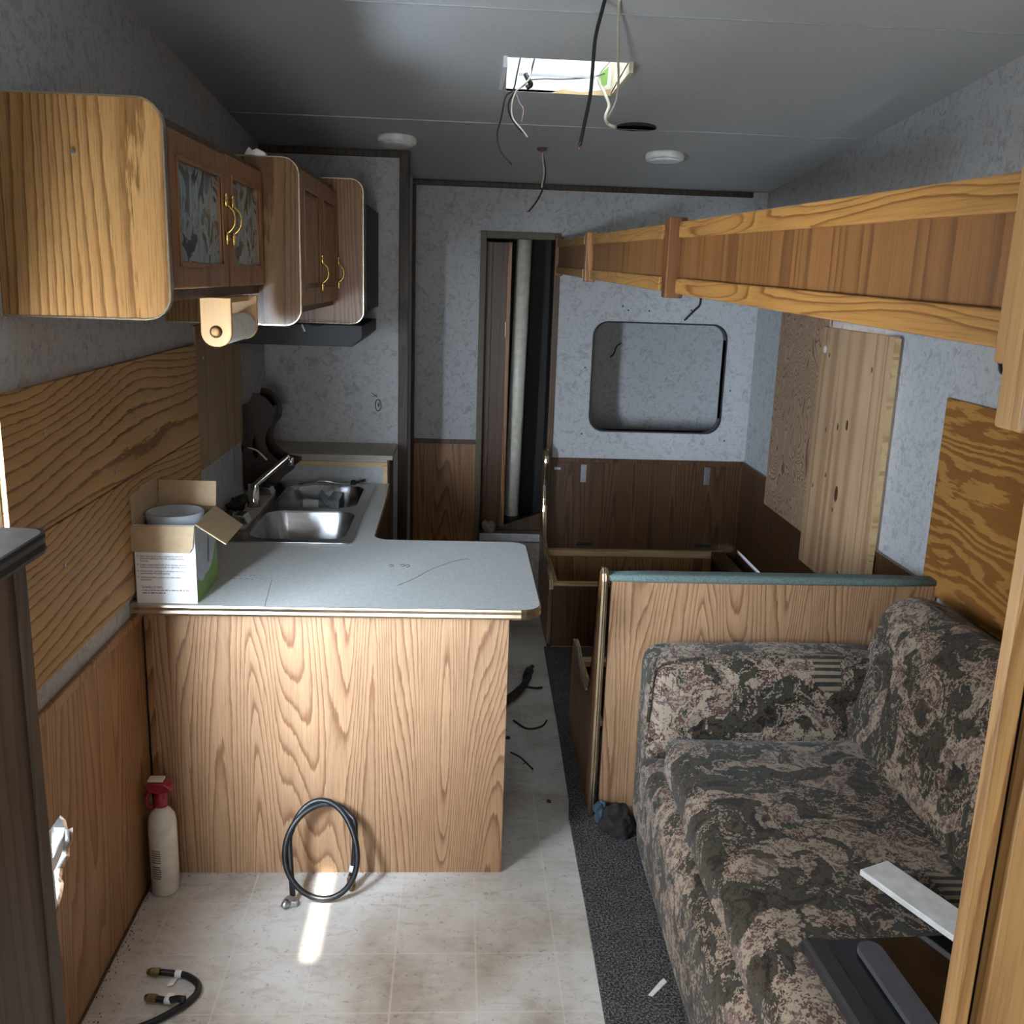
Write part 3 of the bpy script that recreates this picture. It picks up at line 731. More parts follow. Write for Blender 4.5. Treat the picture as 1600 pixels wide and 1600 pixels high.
pen = thing('kitchen_peninsula', 'light oak peninsula cabinet below the white countertop', 'cabinet', (-0.35, 2.9, 0))
box('front_panel', -0.838, 0.157, 2.597, 2.609, 0.0, Z0, 'oak_panel', pen)
box('corner_stile', XL+0.014, -0.838, 2.594, 2.612, 0.0, Z0, 'oak_wainscot', pen, 0.001)
box('side_panel', 0.145, 0.157, 2.609, 3.18, 0.0, Z0, 'oak_dark_or_shaded', pen)
box('back_panel', -0.29, 0.145, 3.168, 3.18, 0.0, Z0, 'oak_dark_or_shaded', pen)
sb = thing('sink_base_cabinet', 'brown base cabinet below the sink along the left wall', 'cabinet', (-0.58, 3.7, 0))
box('side_panel', -0.305, -0.293, 3.18, 4.14, 0.0, Z0, 'oak_dark_or_shaded', sb)
box('end_panel', XL, -0.305, 4.128, 4.14, 0.0, Z0, 'oak_dark_or_shaded', sb)

plain('ledge_paint', lin(158, 148, 132), 0.6)
bs = thing('backsplash_board', 'pale backsplash board with raw pine strips behind the sink', 'board', (-0.55, 4.16, Z1))
box('board', XL+0.002, -0.30, 4.152, 4.165, Z1-0.03, 0.965, 'laminate_grey', bs)
box('top_strip', XL+0.002, -0.30, 4.142, 4.152, 0.932, 0.955, 'pine_pale', bs, 0.001)
box('end_strip', -0.318, -0.298, 4.140, 4.152, Z1+0.001, 0.955, 'pine_pale', bs, 0.001)
box('ledge', XL+0.002, -0.275, 4.135, YK, 0.965, 0.985, 'ledge_paint', bs, 0.003)
box('side_panel', -0.300, -0.292, 4.165, YK-0.015, 0.0, 0.965, 'oak_dark_or_shaded', bs)

sink = thing('kitchen_sink', 'stainless steel double-bowl sink set in the white countertop', 'sink', (-0.57, 3.63, Z1))
rim = prism('rim', rrect(SX0, SX1, SY0, SY1, 0.03), 'z', Z1-0.0005, Z1+0.006, 'steel', sink, bev=0.002)
cut(rim, [prism_mesh(bowlA, 'z', 0.5, 1.2), prism_mesh(bowlB, 'z', 0.5, 1.2)])
def bowl(pts_f, depth):
    loops = []
    for (ins, z, r) in ((0.0, Z1+0.006, 0.07), (0.004, Z1-0.004, 0.07), (0.012, Z1-depth*0.7, 0.07), (0.025, Z1-depth*0.93, 0.065), (0.055, Z1-depth, 0.05), (0.14, Z1-depth-0.003, 0.015)):
        x0, x1, y0, y1 = pts_f
        loops.append([(p[0], p[1], z) for p in rrect(x0+ins, x1-ins, y0+ins, y1-ins, r)])
    n = len(loops[0]); V = [p for l in loops for p in l]; Fc = []
    for i in range(len(loops)-1):
        for k in range(n): Fc.append((i*n+k, i*n+(k+1) % n, (i+1)*n+(k+1) % n, (i+1)*n+k))
    Fc.append(tuple((len(loops)-1)*n+k for k in range(n)))
    o = link_obj('bowl', new_mesh('bowl', V, Fc, 'steel', smooth=True), sink)
    x0, x1, y0, y1 = pts_f
    lathe('drain', [(0.0, 0), (0.042, 0), (0.040, 0.004), (0.03, 0.003), (0.0, 0.001)], ((x0+x1)/2, (y0+y1)/2, Z1-depth-0.002), 'chrome', o, n=20)
bowl((-0.705, -0.375, 3.20, 3.60), 0.15)
bowl((-0.705, -0.385, 3.66, 4.06), 0.15)

fau = thing('faucet', 'low chrome faucet with slanted spout on the sink deck', 'faucet', (-0.755, 3.6, Z1+0.006))
prism('base_plate', rrect(-0.785, -0.725, 3.30, 3.88, 0.025), 'z', Z1+0.006, Z1+0.020, 'foam_rag', fau, bev=0.004)
for y in (3.36, 3.82):
    prism('handle', [(-0.785, Z1+0.02), (-0.72, Z1+0.02), (-0.735, Z1+0.05), (-0.77, Z1+0.055)], 'y', y-0.035, y+0.035, 'chrome', fau, bev=0.004)
lathe('spout_column', [(0.0, 0), (0.024, 0), (0.021, 0.02), (0.019, 0.085), (0.0, 0.088)], (-0.757, 3.6, Z1+0.02), 'chrome', fau)
pts = [(-0.757, 3.6, 0.955), (-0.70, 3.61, 1.005), (-0.66, 3.62, 1.040), (-0.627, 3.63, 1.070)]
me = tube_mesh('spout', pts, 0.012, 'chrome', sides=10)
link_obj('spout', me, fau)
lathe('aerator', [(0.0, 0.0), (0.011, 0.0), (0.011, 0.03), (0.0, 0.03)], (-0.622, 3.632, 1.032), 'chrome', fau, n=14)
rag = cushion('dirty_sponge', -0.862, -0.798, 3.22, 3.42, Z1+0.008, Z1+0.046, 0.018, 'dark_rag', None, n=10, wob=0.03, seed=4, freq=30)
tag(rag, 'dark grimy sponge lying beside the faucet base', 'sponge')
rg2 = cushion('grimy_scrap', -0.855, -0.80, 3.58, 3.72, Z1+0.005, Z1+0.033, 0.012, 'grime', None, n=8, wob=0.02, seed=9, freq=40)
tag(rg2, 'small brown grimy scrap at the wall behind the faucet', 'debris')
w = tube('wall_wire', [(XL, 3.95, 1.035), (-0.84, 3.93, 1.042), (-0.80, 3.90, 1.036), (-0.76, 3.88, 1.005)], 0.0035, 'cream_plastic', None, sides=6)
tag(w, 'short stiff pale wire sticking out of left wall above the sink', 'wire')
lathe('grommet', [(0.0, 0.0), (0.016, 0.0), (0.012, 0.006), (0.0, 0.008)], (XL, 3.95, 1.035), 'black_rubber', w, axis='x', n=12)
box('outlet_patch', XL, XL+0.003, 3.78, 3.84, 0.93, 1.07, 'laminate_grey', wall_l)

# spice rack standing in the corner
rack = thing('spice_rack', 'dark walnut scroll-sided rack standing on the counter corner', 'rack', (-0.79, 4.0, 0.87))
prof = [(-0.860, 1.215), (-0.845, 1.222), (-0.828, 1.240), (-0.819, 1.264), (-0.795, 1.262), (-0.765, 1.244), (-0.742, 1.212), (-0.736, 1.178), (-0.741, 1.146), (-0.762, 1.118), (-0.775, 1.085), (-0.775, 1.055), (-0.762, 1.025), (-0.735, 1.0), (-0.705, 0.984), (-0.66, 0.975), (-0.66, 0.962), (-0.70, 0.93), (-0.73, 0.90), (-0.75, 0.868), (-0.864, 0.868)]
sidep = prism('side_panel', prof, 'y', 3.93, 3.942, 'walnut', rack, bev=0.001)
hole = [(-0.815+0.012*math.cos(a*math.pi/8), 1.045+0.045*math.sin(a*math.pi/8)) for a in range(16)]
cut(sidep, [prism_mesh(hole, 'y', 3.9, 4.0)])
prism('side_panel', prof, 'y', 4.11, 4.122, 'walnut', rack, bev=0.001)
box('back_board', -0.864, -0.856, 3.942, 4.11, 0.868, 1.21, 'walnut', rack)
for z in (0.90, 1.15):
    box('shelf', -0.856, -0.76, 3.942, 4.11, z, z+0.01, 'walnut', rack, 0.001)
box('front_slat', -0.762, -0.752, 3.942, 4.11, 1.16, 1.20, 'walnut', rack, 0.001)

# clear tray and utensil in / over the rear bowl
tray = thing('plastic_tray', 'clear plastic tray of scraps in the rear sink bowl', 'tray', (-0.58, 3.8, 0.80))
def open_tray(x0, x1, y0, y1, z0, z1, th, mat, par):
    box('tray_floor', x0, x1, y0, y1, z0, z0+th, mat, par)
    box('tray_side', x0, x0+th, y0, y1, z0+th, z1, mat, par); box('tray_side', x1-th, x1, y0, y1, z0+th, z1, mat, par)
    box('tray_side', x0+th, x1-th, y0, y0+th, z0+th, z1, mat, par); box('tray_side', x0+th, x1-th, y1-th, y1, z0+th, z1, mat, par)
open_tray(-0.685, -0.45, 3.69, 3.86, 0.795, 0.885, 0.003, 'clear_plastic', tray)
box('label_card', -0.60, -0.54, 3.755, 3.757, 0.80, 0.872, 'paper', tray)
R_ = Matrix.Translation((-0.50, 3.80, 0.85)) @ Matrix.Rotation(math.radians(50), 4, 'Y') @ Matrix.Translation((0.50, -3.80, -0.85))
box('loose_lid', -0.56, -0.44, 3.76, 3.84, 0.845, 0.852, 'grey_plastic', tray, 0.002, rot=R_)
for k, (x, y) in enumerate(((-0.66, 3.72), (-0.645, 3.73), (-0.63, 3.725))):
    lathe('cap', [(0.0, 0), (0.008, 0), (0.008, 0.012), (0.0, 0.013)], (x, y, 0.799), 'ink_dark', tray, n=10)
pan = lathe('foil_dish', [(0.0, 0), (0.055, 0.0), (0.07, 0.03), (0.072, 0.03), (0.056, -0.001), (0, -0.001)], (-0.575, 3.95, 0.845), 'white_plastic', None, n=24)
tag(pan, 'shallow white dish half hidden in the rear sink bowl', 'dish')
ut = tube('skewer', [(-0.66, 4.04, 0.873), (-0.56, 4.045, 0.888), (-0.50, 4.05, 0.876), (-0.44, 4.06, 0.874)], 0.0035, 'chrome', None, sides=6)
tag(ut, 'thin metal utensil with black knob lying across the sink back', 'utensil')
lathe('knob', [(0.0, -0.012), (0.009, -0.01), (0.012, 0), (0.009, 0.01), (0.0, 0.012)], (-0.435, 4.06, 0.881), 'black_rubber', ut, axis='x', n=12)
tube('handle', [(-0.425, 4.06, 0.881), (-0.385, 4.06, 0.893)], 0.005, 'black_rubber', ut, sides=7, sub=1)

# carton on the counter
ct = thing('carton', 'open white and green printed carton with tan flaps on the counter', 'box', (-0.78, 2.66, Z1))
bx0, bx1, by0, by1, bz = -0.866, -0.694, 2.545, 2.775, 1.078
bx0 += 0.012
box('front_side', bx0, bx1, by0, by0+0.003, Z1, bz, 'print_white', ct)
box('back_side', bx0, bx1, by1-0.003, by1, Z1, bz, 'cardboard', ct)
box('left_side', bx0, bx0+0.003, by0+0.003, by1-0.003, Z1, bz, 'cardboard', ct)
rs = box('right_side', bx1-0.003, bx1, by0+0.003, by1-0.003, Z1, bz, 'print_grey', ct)
prism('green_print', [(by0+0.003, Z1), (by1-0.003, Z1), (by1-0.003, 0.99), (by1-0.05, 0.935), (by0+0.06, 0.905), (by0+0.003, 0.93)], 'x', bx1, bx1+0.0006, 'print_green', ct)
prism('oval_print', [(2.655+0.085*math.cos(a*math.pi/12), 0.985+0.07*math.sin(a*math.pi/12)) for a in range(24)], 'x', bx1+0.0006, bx1+0.0010, 'print_grey', ct)
prism('bottle_print', [(2.66, 0.945), (2.675, 0.94), (2.685, 1.0), (2.672, 1.02), (2.668, 1.0)], 'x', bx1+0.0010, bx1+0.0013, 'grey_plastic', ct)
# front flap folds down over the front
prism('front_flap', [(bx0-0.006, bz), (bx1+0.002, bz), (bx1-0.004, 1.018), (bx1-0.014, 1.004), (bx0-0.008, 1.006)], 'y', by0-0.010, by0-0.006, 'cardboard', ct)
M = Matrix.Translation((0, by1, bz)) @ Matrix.Rotation(math.radians(-12), 4, 'X') @ Matrix.Translation((0, -by1, -bz))
box('back_flap', bx0, bx1+0.002, by1-0.003, by1, bz, bz+0.072, 'cardboard', ct, rot=M)
prism('left_flap', [(by0, bz), (by1-0.004, bz), (by1-0.01, bz+0.085), (2.62, bz+0.088), (2.61, bz+0.08), (by0-0.006, bz+0.078)], 'x', bx0-0.003, bx0, 'cardboard', ct)
M = Matrix.Translation((bx1, 0, bz)) @ Matrix.Rotation(math.radians(125), 4, 'Y') @ Matrix.Translation((-bx1, 0, -bz))
o = prism('right_flap', [(by0+0.006, bz), (by1-0.004, bz), (by1-0.01, bz+0.095), (by0+0.012, bz+0.095)], 'x', bx1-0.003, bx1, 'cardboard', None)
me = o.data; me.transform(Matrix.Translation(o.location)); me.transform(M); bpy.data.objects.remove(o); link_obj('right_flap', me, ct)
FM = lambda x, z: Matrix.Translation((x, by0-0.0003, z)) @ Matrix.Rotation(math.radians(90), 4, 'X')
lines = []
tx = bx0+0.013
for (s, z) in (('Steam heating to press a preheat by and even', 0.9895), ('controlled gently on the milk complete during', 0.9830), ('warming.', 0.9765),
               ('Digital control panel with timer settings, features', 0.9655), ('holding always automatically to right body warm', 0.9590),
               ('Precise water warming or complete and timer to', 0.9480), ('automatically for safety setting.', 0.9415),
               ('Sterilizes bottles, pacifiers and other baby', 0.9305), ('accessories.', 0.9240)):
    lines.append(text_mesh(s, 0.0072, 'ink', FM(tx, z) @ Matrix.Diagonal((0.86, 1, 1, 1))))
for z in (0.9895, 0.9655, 0.9480, 0.9305):
    lines.append(text_mesh('\u2022', 0.011, 'ink', FM(tx-0.008, z-0.001)))
random.seed(31)
for (z, wid) in ((0.8950, 0.118), (0.8872, 0.062)):      # two lines too small to read
    x = tx+0.002
    while x < tx+wid:
        w_ = random.uniform(0.004, 0.012)
        lines.append(box_mesh(x, x+w_, by0-0.0004, by0-0.0001, z, z+random.uniform(0.0018, 0.0028))); x += w_+0.0022
link_obj('printed_text', join_meshes('printed_text', lines, 'ink'), ct)
link_obj('printed_name', join_meshes('printed_name', [text_mesh('EOHELLO INC.', 0.0085, 'ink_dark', FM(tx+0.002, 0.9020))], 'ink_dark'), ct)
tub = lathe('plastic_tub', [(0.0, 0.865), (0.070, 0.865), (0.074, 1.055), (0.078, 1.09), (0.070, 1.09), (0.066, 1.06), (0.0, 1.055)], (-0.776, 2.66, 0), 'milky_plastic', None, n=32)
tag(tub, 'round translucent plastic tub standing inside the open carton', 'tub')
lathe('tub_insert', [(0.0, 1.056), (0.058, 1.056), (0.05, 1.066), (0.0, 1.062)], (-0.776, 2.66, 0), 'print_grey', tub, n=24)

# ------------------------------------------------------------------ overhead cabinets
def end_panel(name, y, x1, z0, z1, par, mat='oak_endpanel'):
    pts = rrect(XL, x1, z0, z1, 0.045, 6, (0, 1, 1, 0))
    p = prism(name, pts, 'y', y, y+0.016, mat, par)
    core = pts
    V = []
    e3 = [(q[0], y+0.008, q[1]) for q in core]
    # band along bottom, front and top edges
    me_pts = e3
    prof_w = 0.018
    VV = []; FF = []
    n = len(me_pts)
    for i in range(n):
        a = Vector(me_pts[max(0, i-1)]); b = Vector(me_pts[min(n-1, i+1)]); t_ = (b-a).normalized()
        o_ = Vector((t_.z, 0, -t_.x)); q = Vector(me_pts[i])
        for (d_, yy) in ((0.0, -prof_w/2), (0.0035, -prof_w/2), (0.0035, prof_w/2), (0.0, prof_w/2)):
            VV.append(q+o_*d_+Vector((0, yy, 0)))
    for i in range(n-1):
        for j in range(3): FF.append((i*4+j, (i+1)*4+j, (i+1)*4+j+1, i*4+j+1))
    link_obj('edge_molding', new_mesh('edge_molding', VV, FF, 'gold_trim'), p)
    return p

def pull(x, y, zc_, h, par):
    """ornate bow pull with turned finials, projecting towards +x"""
    ms = []
    z0, z1 = zc_-h/2, zc_+h/2
    ms.append(tube_mesh('p', [(x+0.006, y, z0+0.028), (x+0.022, y, zc_-0.018), (x+0.026, y, zc_), (x+0.022, y, zc_+0.018), (x+0.006, y, z1-0.028)], 0.0032, None, sides=7))
    prof = [(0.0, 0.0), (0.003, 0.003), (0.0045, 0.007), (0.0025, 0.010), (0.006, 0.014), (0.003, 0.018), (0.0075, 0.023), (0.004, 0.027), (0.0065, 0.031), (0.0, 0.034)]
    ms.append(lathe_mesh('p', prof, (x+0.006, y, z0), None, n=10))
    ms.append(lathe_mesh('p', [(r, -q) for r, q in prof], (x+0.006, y, z1), None, n=10))
    me = join_meshes('handle', ms, 'brass')
    for p in me.polygons: p.use_smooth = True
    return link_obj('handle', me, par)

def cab_door(x, y0, y1, z0, z1, par, glass, handle_y, hz=None, mat='oak_door'):
    th, fr = 0.018, 0.055
    d = box('door', x-th, x, y0, y1, z0, z1, mat, par, 0.004)
    cut(d, [box_mesh(x-th*0.45 if not glass else x-0.1, x+0.05, y0+fr, y1-fr, z0+fr, z1-fr)])
    # moulded inner frame
    for (a, b, c, e) in ((y0+fr-0.010, y0+fr, z0+fr-0.01, z1-fr+0.01), (y1-fr, y1-fr+0.010, z0+fr-0.01, z1-fr+0.01), (y0+fr, y1-fr, z0+fr-0.01, z0+fr), (y0+fr, y1-fr, z1-fr, z1-fr+0.01)):
        box('door_molding', x-0.004, x+0.003, a, b, c, e, mat, d, 0.002)
    if glass:
        box('glass_pane', x-0.013, x-0.009, y0+fr-0.006, y1-fr+0.006, z0+fr-0.006, z1-fr+0.006, 'etched_glass', d)
    else:
        box('raised_panel', x-0.014, x-0.001, y0+fr+0.012, y1-fr-0.012, z0+fr+0.012, z1-fr-0.012, mat, d, 0.005)
    pull(x, handle_y, hz if hz else (z0+z1)/2, 0.125, d)
    return d

ca = thing('wall_cabinet', 'near overhead cabinet with two etched glass doors', 'cabinet', (-0.72, 2.5, 1.65), 'overhead kitchen cabinets')
ep = end_panel('end_panel', 1.94, -0.556, 1.648, 2.045, ca)
box('screw_head', -0.722, -0.714, 1.937, 1.94, 1.944, 1.952, 'chrome', ep)
box('body', XL, -0.595, 1.956, 2.985, 1.678, 2.035, 'oak_dark_or_shaded', ca)
cab_door(-0.575, 2.045, 2.525, 1.702, 2.012, ca, True, 2.492, 1.862)
cab_door(-0.575, 2.535, 2.975, 1.702, 2.018, ca, True, 2.562, 1.862)
cb = thing('wall_cabinet', 'far overhead cabinet with two raised-panel doors above the range hood', 'cabinet', (-0.67, 3.4, 1.60), 'overhead kitchen cabinets')
end_panel('end_panel', 2.985, -0.474, 1.588, 2.060, cb)
end_panel('end_panel', 3.885, -0.376, 1.552, 2.086, cb, 'oak_door')
box('body', XL, -0.490, 3.001, 3.885, 1.62, 2.06, 'oak_dark_or_shaded', cb)
cab_door(-0.470, 3.02, 3.43, 1.640, 2.035, cb, False, 3.40, 1.74)
cab_door(-0.470, 3.44, 3.875, 1.640, 2.035, cb, False, 3.845, 1.74)
pp = prism('paper_scrap', [(-0.62, 2.062), (-0.56, 2.062), (-0.565, 2.071), (-0.585, 2.080), (-0.60, 2.074), (-0.608, 2.083), (-0.616, 2.072)], 'y', 2.965, 2.985, 'paper')
tag(pp, 'torn white scrap lying on top of the overhead cabinets', 'scrap')
hood = thing('range_hood', 'black range hood under the far overhead cabinet', 'hood', (-0.62, 4.15, 1.465))
prism('canopy', [(XL, 1.468), (-0.408, 1.468), (-0.372, 1.50), (-0.372, 1.548), (XL, 1.548)], 'y', 3.80, YK-0.002, 'black_metal', hood, bev=0.002)
box('vent_body', XL, -0.362, 3.902, YK-0.002, 1.60, 2.0, 'black_metal', hood, 0.003)
tube('loose_clip', [(-0.472, 2.995, 1.59), (-0.468, 2.99, 1.580), (-0.462, 2.985, 1.570)], 0.003, 'aluminium', cb, sides=6)
tube('loose_wire', [(-0.46, 3.0, 1.592), (-0.44, 3.05, 1.583), (-0.42, 3.1, 1.586)], 0.002, 'black_wire', cb, sides=6)

tp = thing('paper_towel_holder', 'pale wooden roll holder hanging below the near overhead cabinet', 'holder', (-0.58, 2.55, 1.57))
def plate(y):
    pts = rrect(-0.618, -0.545, 1.562, 1.678, 0.034, 6, (1, 1, 0, 0))
    return prism('side_plate', pts, 'y', y, y+0.014, 'birch', tp, bev=0.002)
pl = plate(2.40); plate(2.70)
lathe('recess', [(0.0, -0.0005), (0.015, -0.0005), (0.015, 0.002), (0.0, 0.002)], (-0.582, 2.3995, 1.598), 'oak_dark_or_shaded', pl, axis='y', n=20)
lathe('dowel_end', [(0.0, -0.012), (0.009, -0.011), (0.010, 0.0), (0.0, 0.0)], (-0.582, 2.3995, 1.598), 'birch', pl, axis='y', n=16)
box('mounting_strip', -0.60, -0.565, 2.414, 2.70, 1.664, 1.677, 'birch', tp, 0.001)
roll = lathe('paper_roll', [(0.012, 0.0), (0.034, 0.0), (0.035, 0.004), (0.035, 0.276), (0.034, 0.28), (0.012, 0.28)], (-0.582, 2.418, 1.598), 'tissue', None, axis='y', n=28)
tag(roll, 'white paper roll held in the pale wooden holder', 'paper roll')

# ------------------------------------------------------------------ left foreground cabinet
lc = thing('side_cabinet', 'dark brown cabinet with grey laminate top at the left edge', 'cabinet', (-0.72, 0.9, 0))
pts = rrect(XL, -0.535, 0.0, 1.268, 0.03, 6, (0, 0, 1, 0))
prism('laminate_top', pts, 'z', 1.382, 1.408, 'laminate_grey', lc)
e = [(p[0], p[1], 1.395) for p in pts[1:]]
ribbon('edge_molding', e[:-1], 0.026, 0.006, 'black_metal', lc)
box('gold_strip', XL+0.01, -0.55, 0.1, 1.245, 1.372, 1.382, 'gold_trim', lc)
box('body', XL+0.014, -0.565, 0.1, 1.25, 0.0, 1.372, 'cabinet_brown', lc)
box('corner_strip', -0.565, -0.561, 1.225, 1.252, 0.0, 1.372, 'trim_dark', lc)

# ------------------------------------------------------------------ long valance with posts (right)
val = thing('wood_valance', 'long oak valance with square posts running overhead on the right', 'valance', (0.48, 3.0, 1.70))
VXc = 0.483
def vz(y, top):   # its rise towards the far end
    return (1.853+(y-0.865)*0.0198) if top else (1.702+(y-0.865)*0.0170)
def slope_bar(name, x0, x1, y0, y1, zf0, zf1, mat, bev=0.0):
    V = [(x, y, z) for x in (x0, x1) for y in (y0, y1) for z in (zf0(y), zf1(y))]
    me = new_mesh(name, V, [(0, 1, 3, 2), (4, 6, 7, 5), (0, 4, 5, 1), (2, 3, 7, 6), (0, 2, 6, 4), (1, 5, 7, 3)], mat)
    if bev: bevel_mesh(me, bev)
    return link_obj(name, me, val)
posts = [(0.757, 0.797), (0.803, 0.845), (2.19, 2.41), (3.68, 3.94), (5.0, 5.084)]
spans = [(0.845, 2.21), (2.40, 3.69), (3.93, 5.01)]
for (a, b) in spans:
    slope_bar('fascia_board', VXc+0.004, VXc+0.014, a, b, lambda y: vz(y, 0)+0.018, lambda y: vz(y, 1)-0.018, 'oak_fascia')
    slope_bar('top_rail', VXc-0.004, VXc+0.018, a, b, lambda y: vz(y, 1)-0.034, lambda y: vz(y, 1), 'oak_rail', 0.003)
    slope_bar('bottom_rail', VXc-0.004, VXc+0.018, a, b, lambda y: vz(y, 0), lambda y: vz(y, 0)+0.034, 'oak_rail', 0.003)
for i, (a, b) in enumerate(posts):
    ym = (a+b)/2
    ex = 0.012
    lo, hi = vz(ym, 0)-ex, vz(ym, 1)+ex
    if i == 0: lo, hi = 1.640, 1.93
    if i == 1: lo, hi = 1.690, vz(ym, 1)+0.004
    w_ = min(0.022, (b-a)/2)
    mt = 'oak_stile' if i < 2 else 'post_wood' if i != 3 else 'oak_door'
    box('post', VXc-(0.030 if i == 0 else 0.012), VXc+0.03, ym-w_, ym+w_, lo, hi, mt, val, 0.003)
tube('loose_wire', [(VXc-0.008, 0.84, 1.692), (VXc-0.004, 0.84, 1.682), (VXc+0.012, 0.84, 1.679), (VXc+0.028, 0.835, 1.684)], 0.002, 'black_wire', val, sides=6)

# right foreground wardrobe edge
wr = thing('wardrobe', 'light oak wardrobe side at the right edge of the picture', 'cabinet', (0.9, 0.8, 0))
box('front_stile', 0.492, 0.512, 0.785, 0.80, 0.0, 1.62, 'oak_stile', wr, 0.002)
box('door_panel', 0.519, 1.52, 0.775, 0.795, 0.02, 1.62, 'oak_stile', wr, 0.002)
box('gap_back', 0.507, 0.530, 0.801, 0.806, 0.0, 1.62, 'cavity_dark', wr)
box('body', 0.575, 1.545, 0.80, 0.88, 0.0, 1.62, 'cavity_dark', wr)

# ------------------------------------------------------------------ dinette
nb = thing('dinette_bench', 'near dinette bench with oak back and teal padded top rail', 'bench', (1.0, 3.1, 0.0125))
box('back_panel', 0.492, XR-0.009, 2.895, 2.907, 0.0125, 0.835, 'oak_panel', nb)
cushion('top_roll', 0.478, XR-0.009, 2.885, 2.945, 0.828, 0.856, 0.012, 'teal_carpet', nb, n=6)
ep_ = prism('end_panel', [(2.885, 0.0125), (2.885, 0.84), (2.895, 0.862), (2.92, 0.866), (2.94, 0.85), (2.955, 0.80), (3.02, 0.45), (3.10, 0.37), (3.25, 0.355), (3.42, 0.40), (3.50, 0.40), (3.53, 0.37), (3.53, 0.0125)], 'x', 0.462, 0.478, 'oak_door', nb)
def molding(pts, x0, x1, th, mat, par):
    """band over a yz-profile, spanning x0..x1"""
    VV = []; FF = []; n = len(pts)
    for i in range(n):
        a = Vector(pts[max(0, i-1)]); b = Vector(pts[min(n-1, i+1)]); t_ = (b-a).normalized(); o_ = Vector((-t_.y, t_.x))
        for (d_, x) in ((0.0, x0), (th, x0+0.001), (th*1.4, x0*0.65+x1*0.35), (th*1.1, (x0+x1)/2), (th*1.4, x0*0.35+x1*0.65), (th, x1-0.001), (0.0, x1)):
            q = Vector(pts[i])+o_*d_; VV.append((x, q.x, q.y))
    for i in range(n-1):
        for j in range(6): FF.append((i*7+j, (i+1)*7+j, (i+1)*7+j+1, i*7+j+1))
    return link_obj('edge_molding', new_mesh('edge_molding', VV, FF, mat), par)
prof = [(2.885, 0.014), (2.885, 0.835), (2.89, 0.855), (2.905, 0.866), (2.925, 0.864), (2.94, 0.85), (2.955, 0.80), (3.02, 0.45), (3.06, 0.39), (3.10, 0.37), (3.25, 0.355), (3.42, 0.40), (3.50, 0.40), (3.53, 0.37)]
molding(prof, 0.459, 0.481, 0.004, 'gold_trim', ep_)
box('seat_front', 0.478, 1.50, 3.50, 3.512, 0.0125, 0.33, 'oak_dark_or_shaded', nb)
box('seat_rail', 0.478, 1.50, 3.455, 3.50, 0.31, 0.33, 'pine_pale', nb)
box('side_batten', 0.478, 0.50, 2.95, 3.455, 0.31, 0.33, 'pine_pale', nb)

fb = thing('dinette_bench', 'far open dinette bench box with its lid removed', 'bench', (1.0, 4.75, 0))
pf = [(4.43, 0.0), (4.43, 0.30), (4.44, 0.32)] + [tuple(p)[:2] for p in catmull([(4.45, 0.335, 0), (4.55, 0.36, 0), (4.72, 0.38, 0), (4.86, 0.44, 0), (4.93, 0.56, 0), (4.945, 0.70, 0), (4.93, 0.82, 0), (4.95, 0.872, 0), (4.99, 0.885, 0)], 4)] + [(5.04, 0.87), (5.08, 0.84), (5.08, 0.0)]
e2 = prism('end_panel', pf, 'x', 0.455, 0.471, 'oak_door', fb)
molding(pf[:-2], 0.452, 0.474, 0.004, 'gold_trim', e2)
box('seat_front', 0.471, 1.47, 4.455, 4.467, 0.0, 0.305, 'oak_dark_or_shaded', fb)
box('front_rail', 0.471, 1.47, 4.467, 4.492, 0.285, 0.322, 'pine_pale', fb)
box('back_rail', 0.471, 1.47, 5.06, 5.085, 0.285, 0.322, 'pine_pale', fb)
box('side_rail', 0.471, 0.50, 4.492, 5.06, 0.285, 0.322, 'pine_pale', fb)
box('side_rail', 1.40, 1.47, 4.492, 5.06, 0.285, 0.322, 'oak_dark_or_shaded', fb)
box('inner_panel', 0.50, 1.40, 5.045, 5.055, 0.0, 0.285, 'oak_wainscot', fb)
# ------------------------------------------------------------------ sofa
sofa = thing('sofa', 'tapestry-patterned sofa against the right wall', 'sofa', (1.0, 1.9, 0.0125))
cushion('seat_cushion', 0.625, 1.34, 0.95, 2.63, 0.275, 0.445, 0.05, 'tapestry', sofa, n=22, bulge=(0.015, 0.01, 0.012), wob=0.006, seed=2)
cushion('front_roll', 0.575, 0.68, 0.95, 2.74, 0.03, 0.345, 0.045, 'tapestry', sofa, n=18, bulge=(0.012, 0, 0.01), wob=0.005, seed=5)
box('base_frame', 0.66, 1.50, 0.95, 2.80, 0.03, 0.285, 'tapestry', sofa, 0.01)
cushion('arm_cushion', 0.59, 1.36, 2.66, 2.86, 0.04, 0.655, 0.055, 'tapestry', sofa, n=20, bulge=(0, 0.012, 0.015), wob=0.006, seed=8)
Rb = Matrix.Rotation(math.radians(16), 4, 'Y')
cushion('back_cushion', 1.24, 1.48, 0.95, 2.80, 0.34, 0.85, 0.10, 'tapestry', sofa, n=22, rot=Rb, bulge=(0.03, 0.01, 0.02), wob=0.010, seed=12)
tube('piping', [(0.592, 2.70, 0.34), (0.593, 2.68, 0.50), (0.60, 2.68, 0.60), (0.63, 2.68, 0.645), (0.80, 2.685, 0.665), (1.10, 2.685, 0.67), (1.30, 2.685, 0.66)], 0.005, 'tapestry', sofa, sides=6)

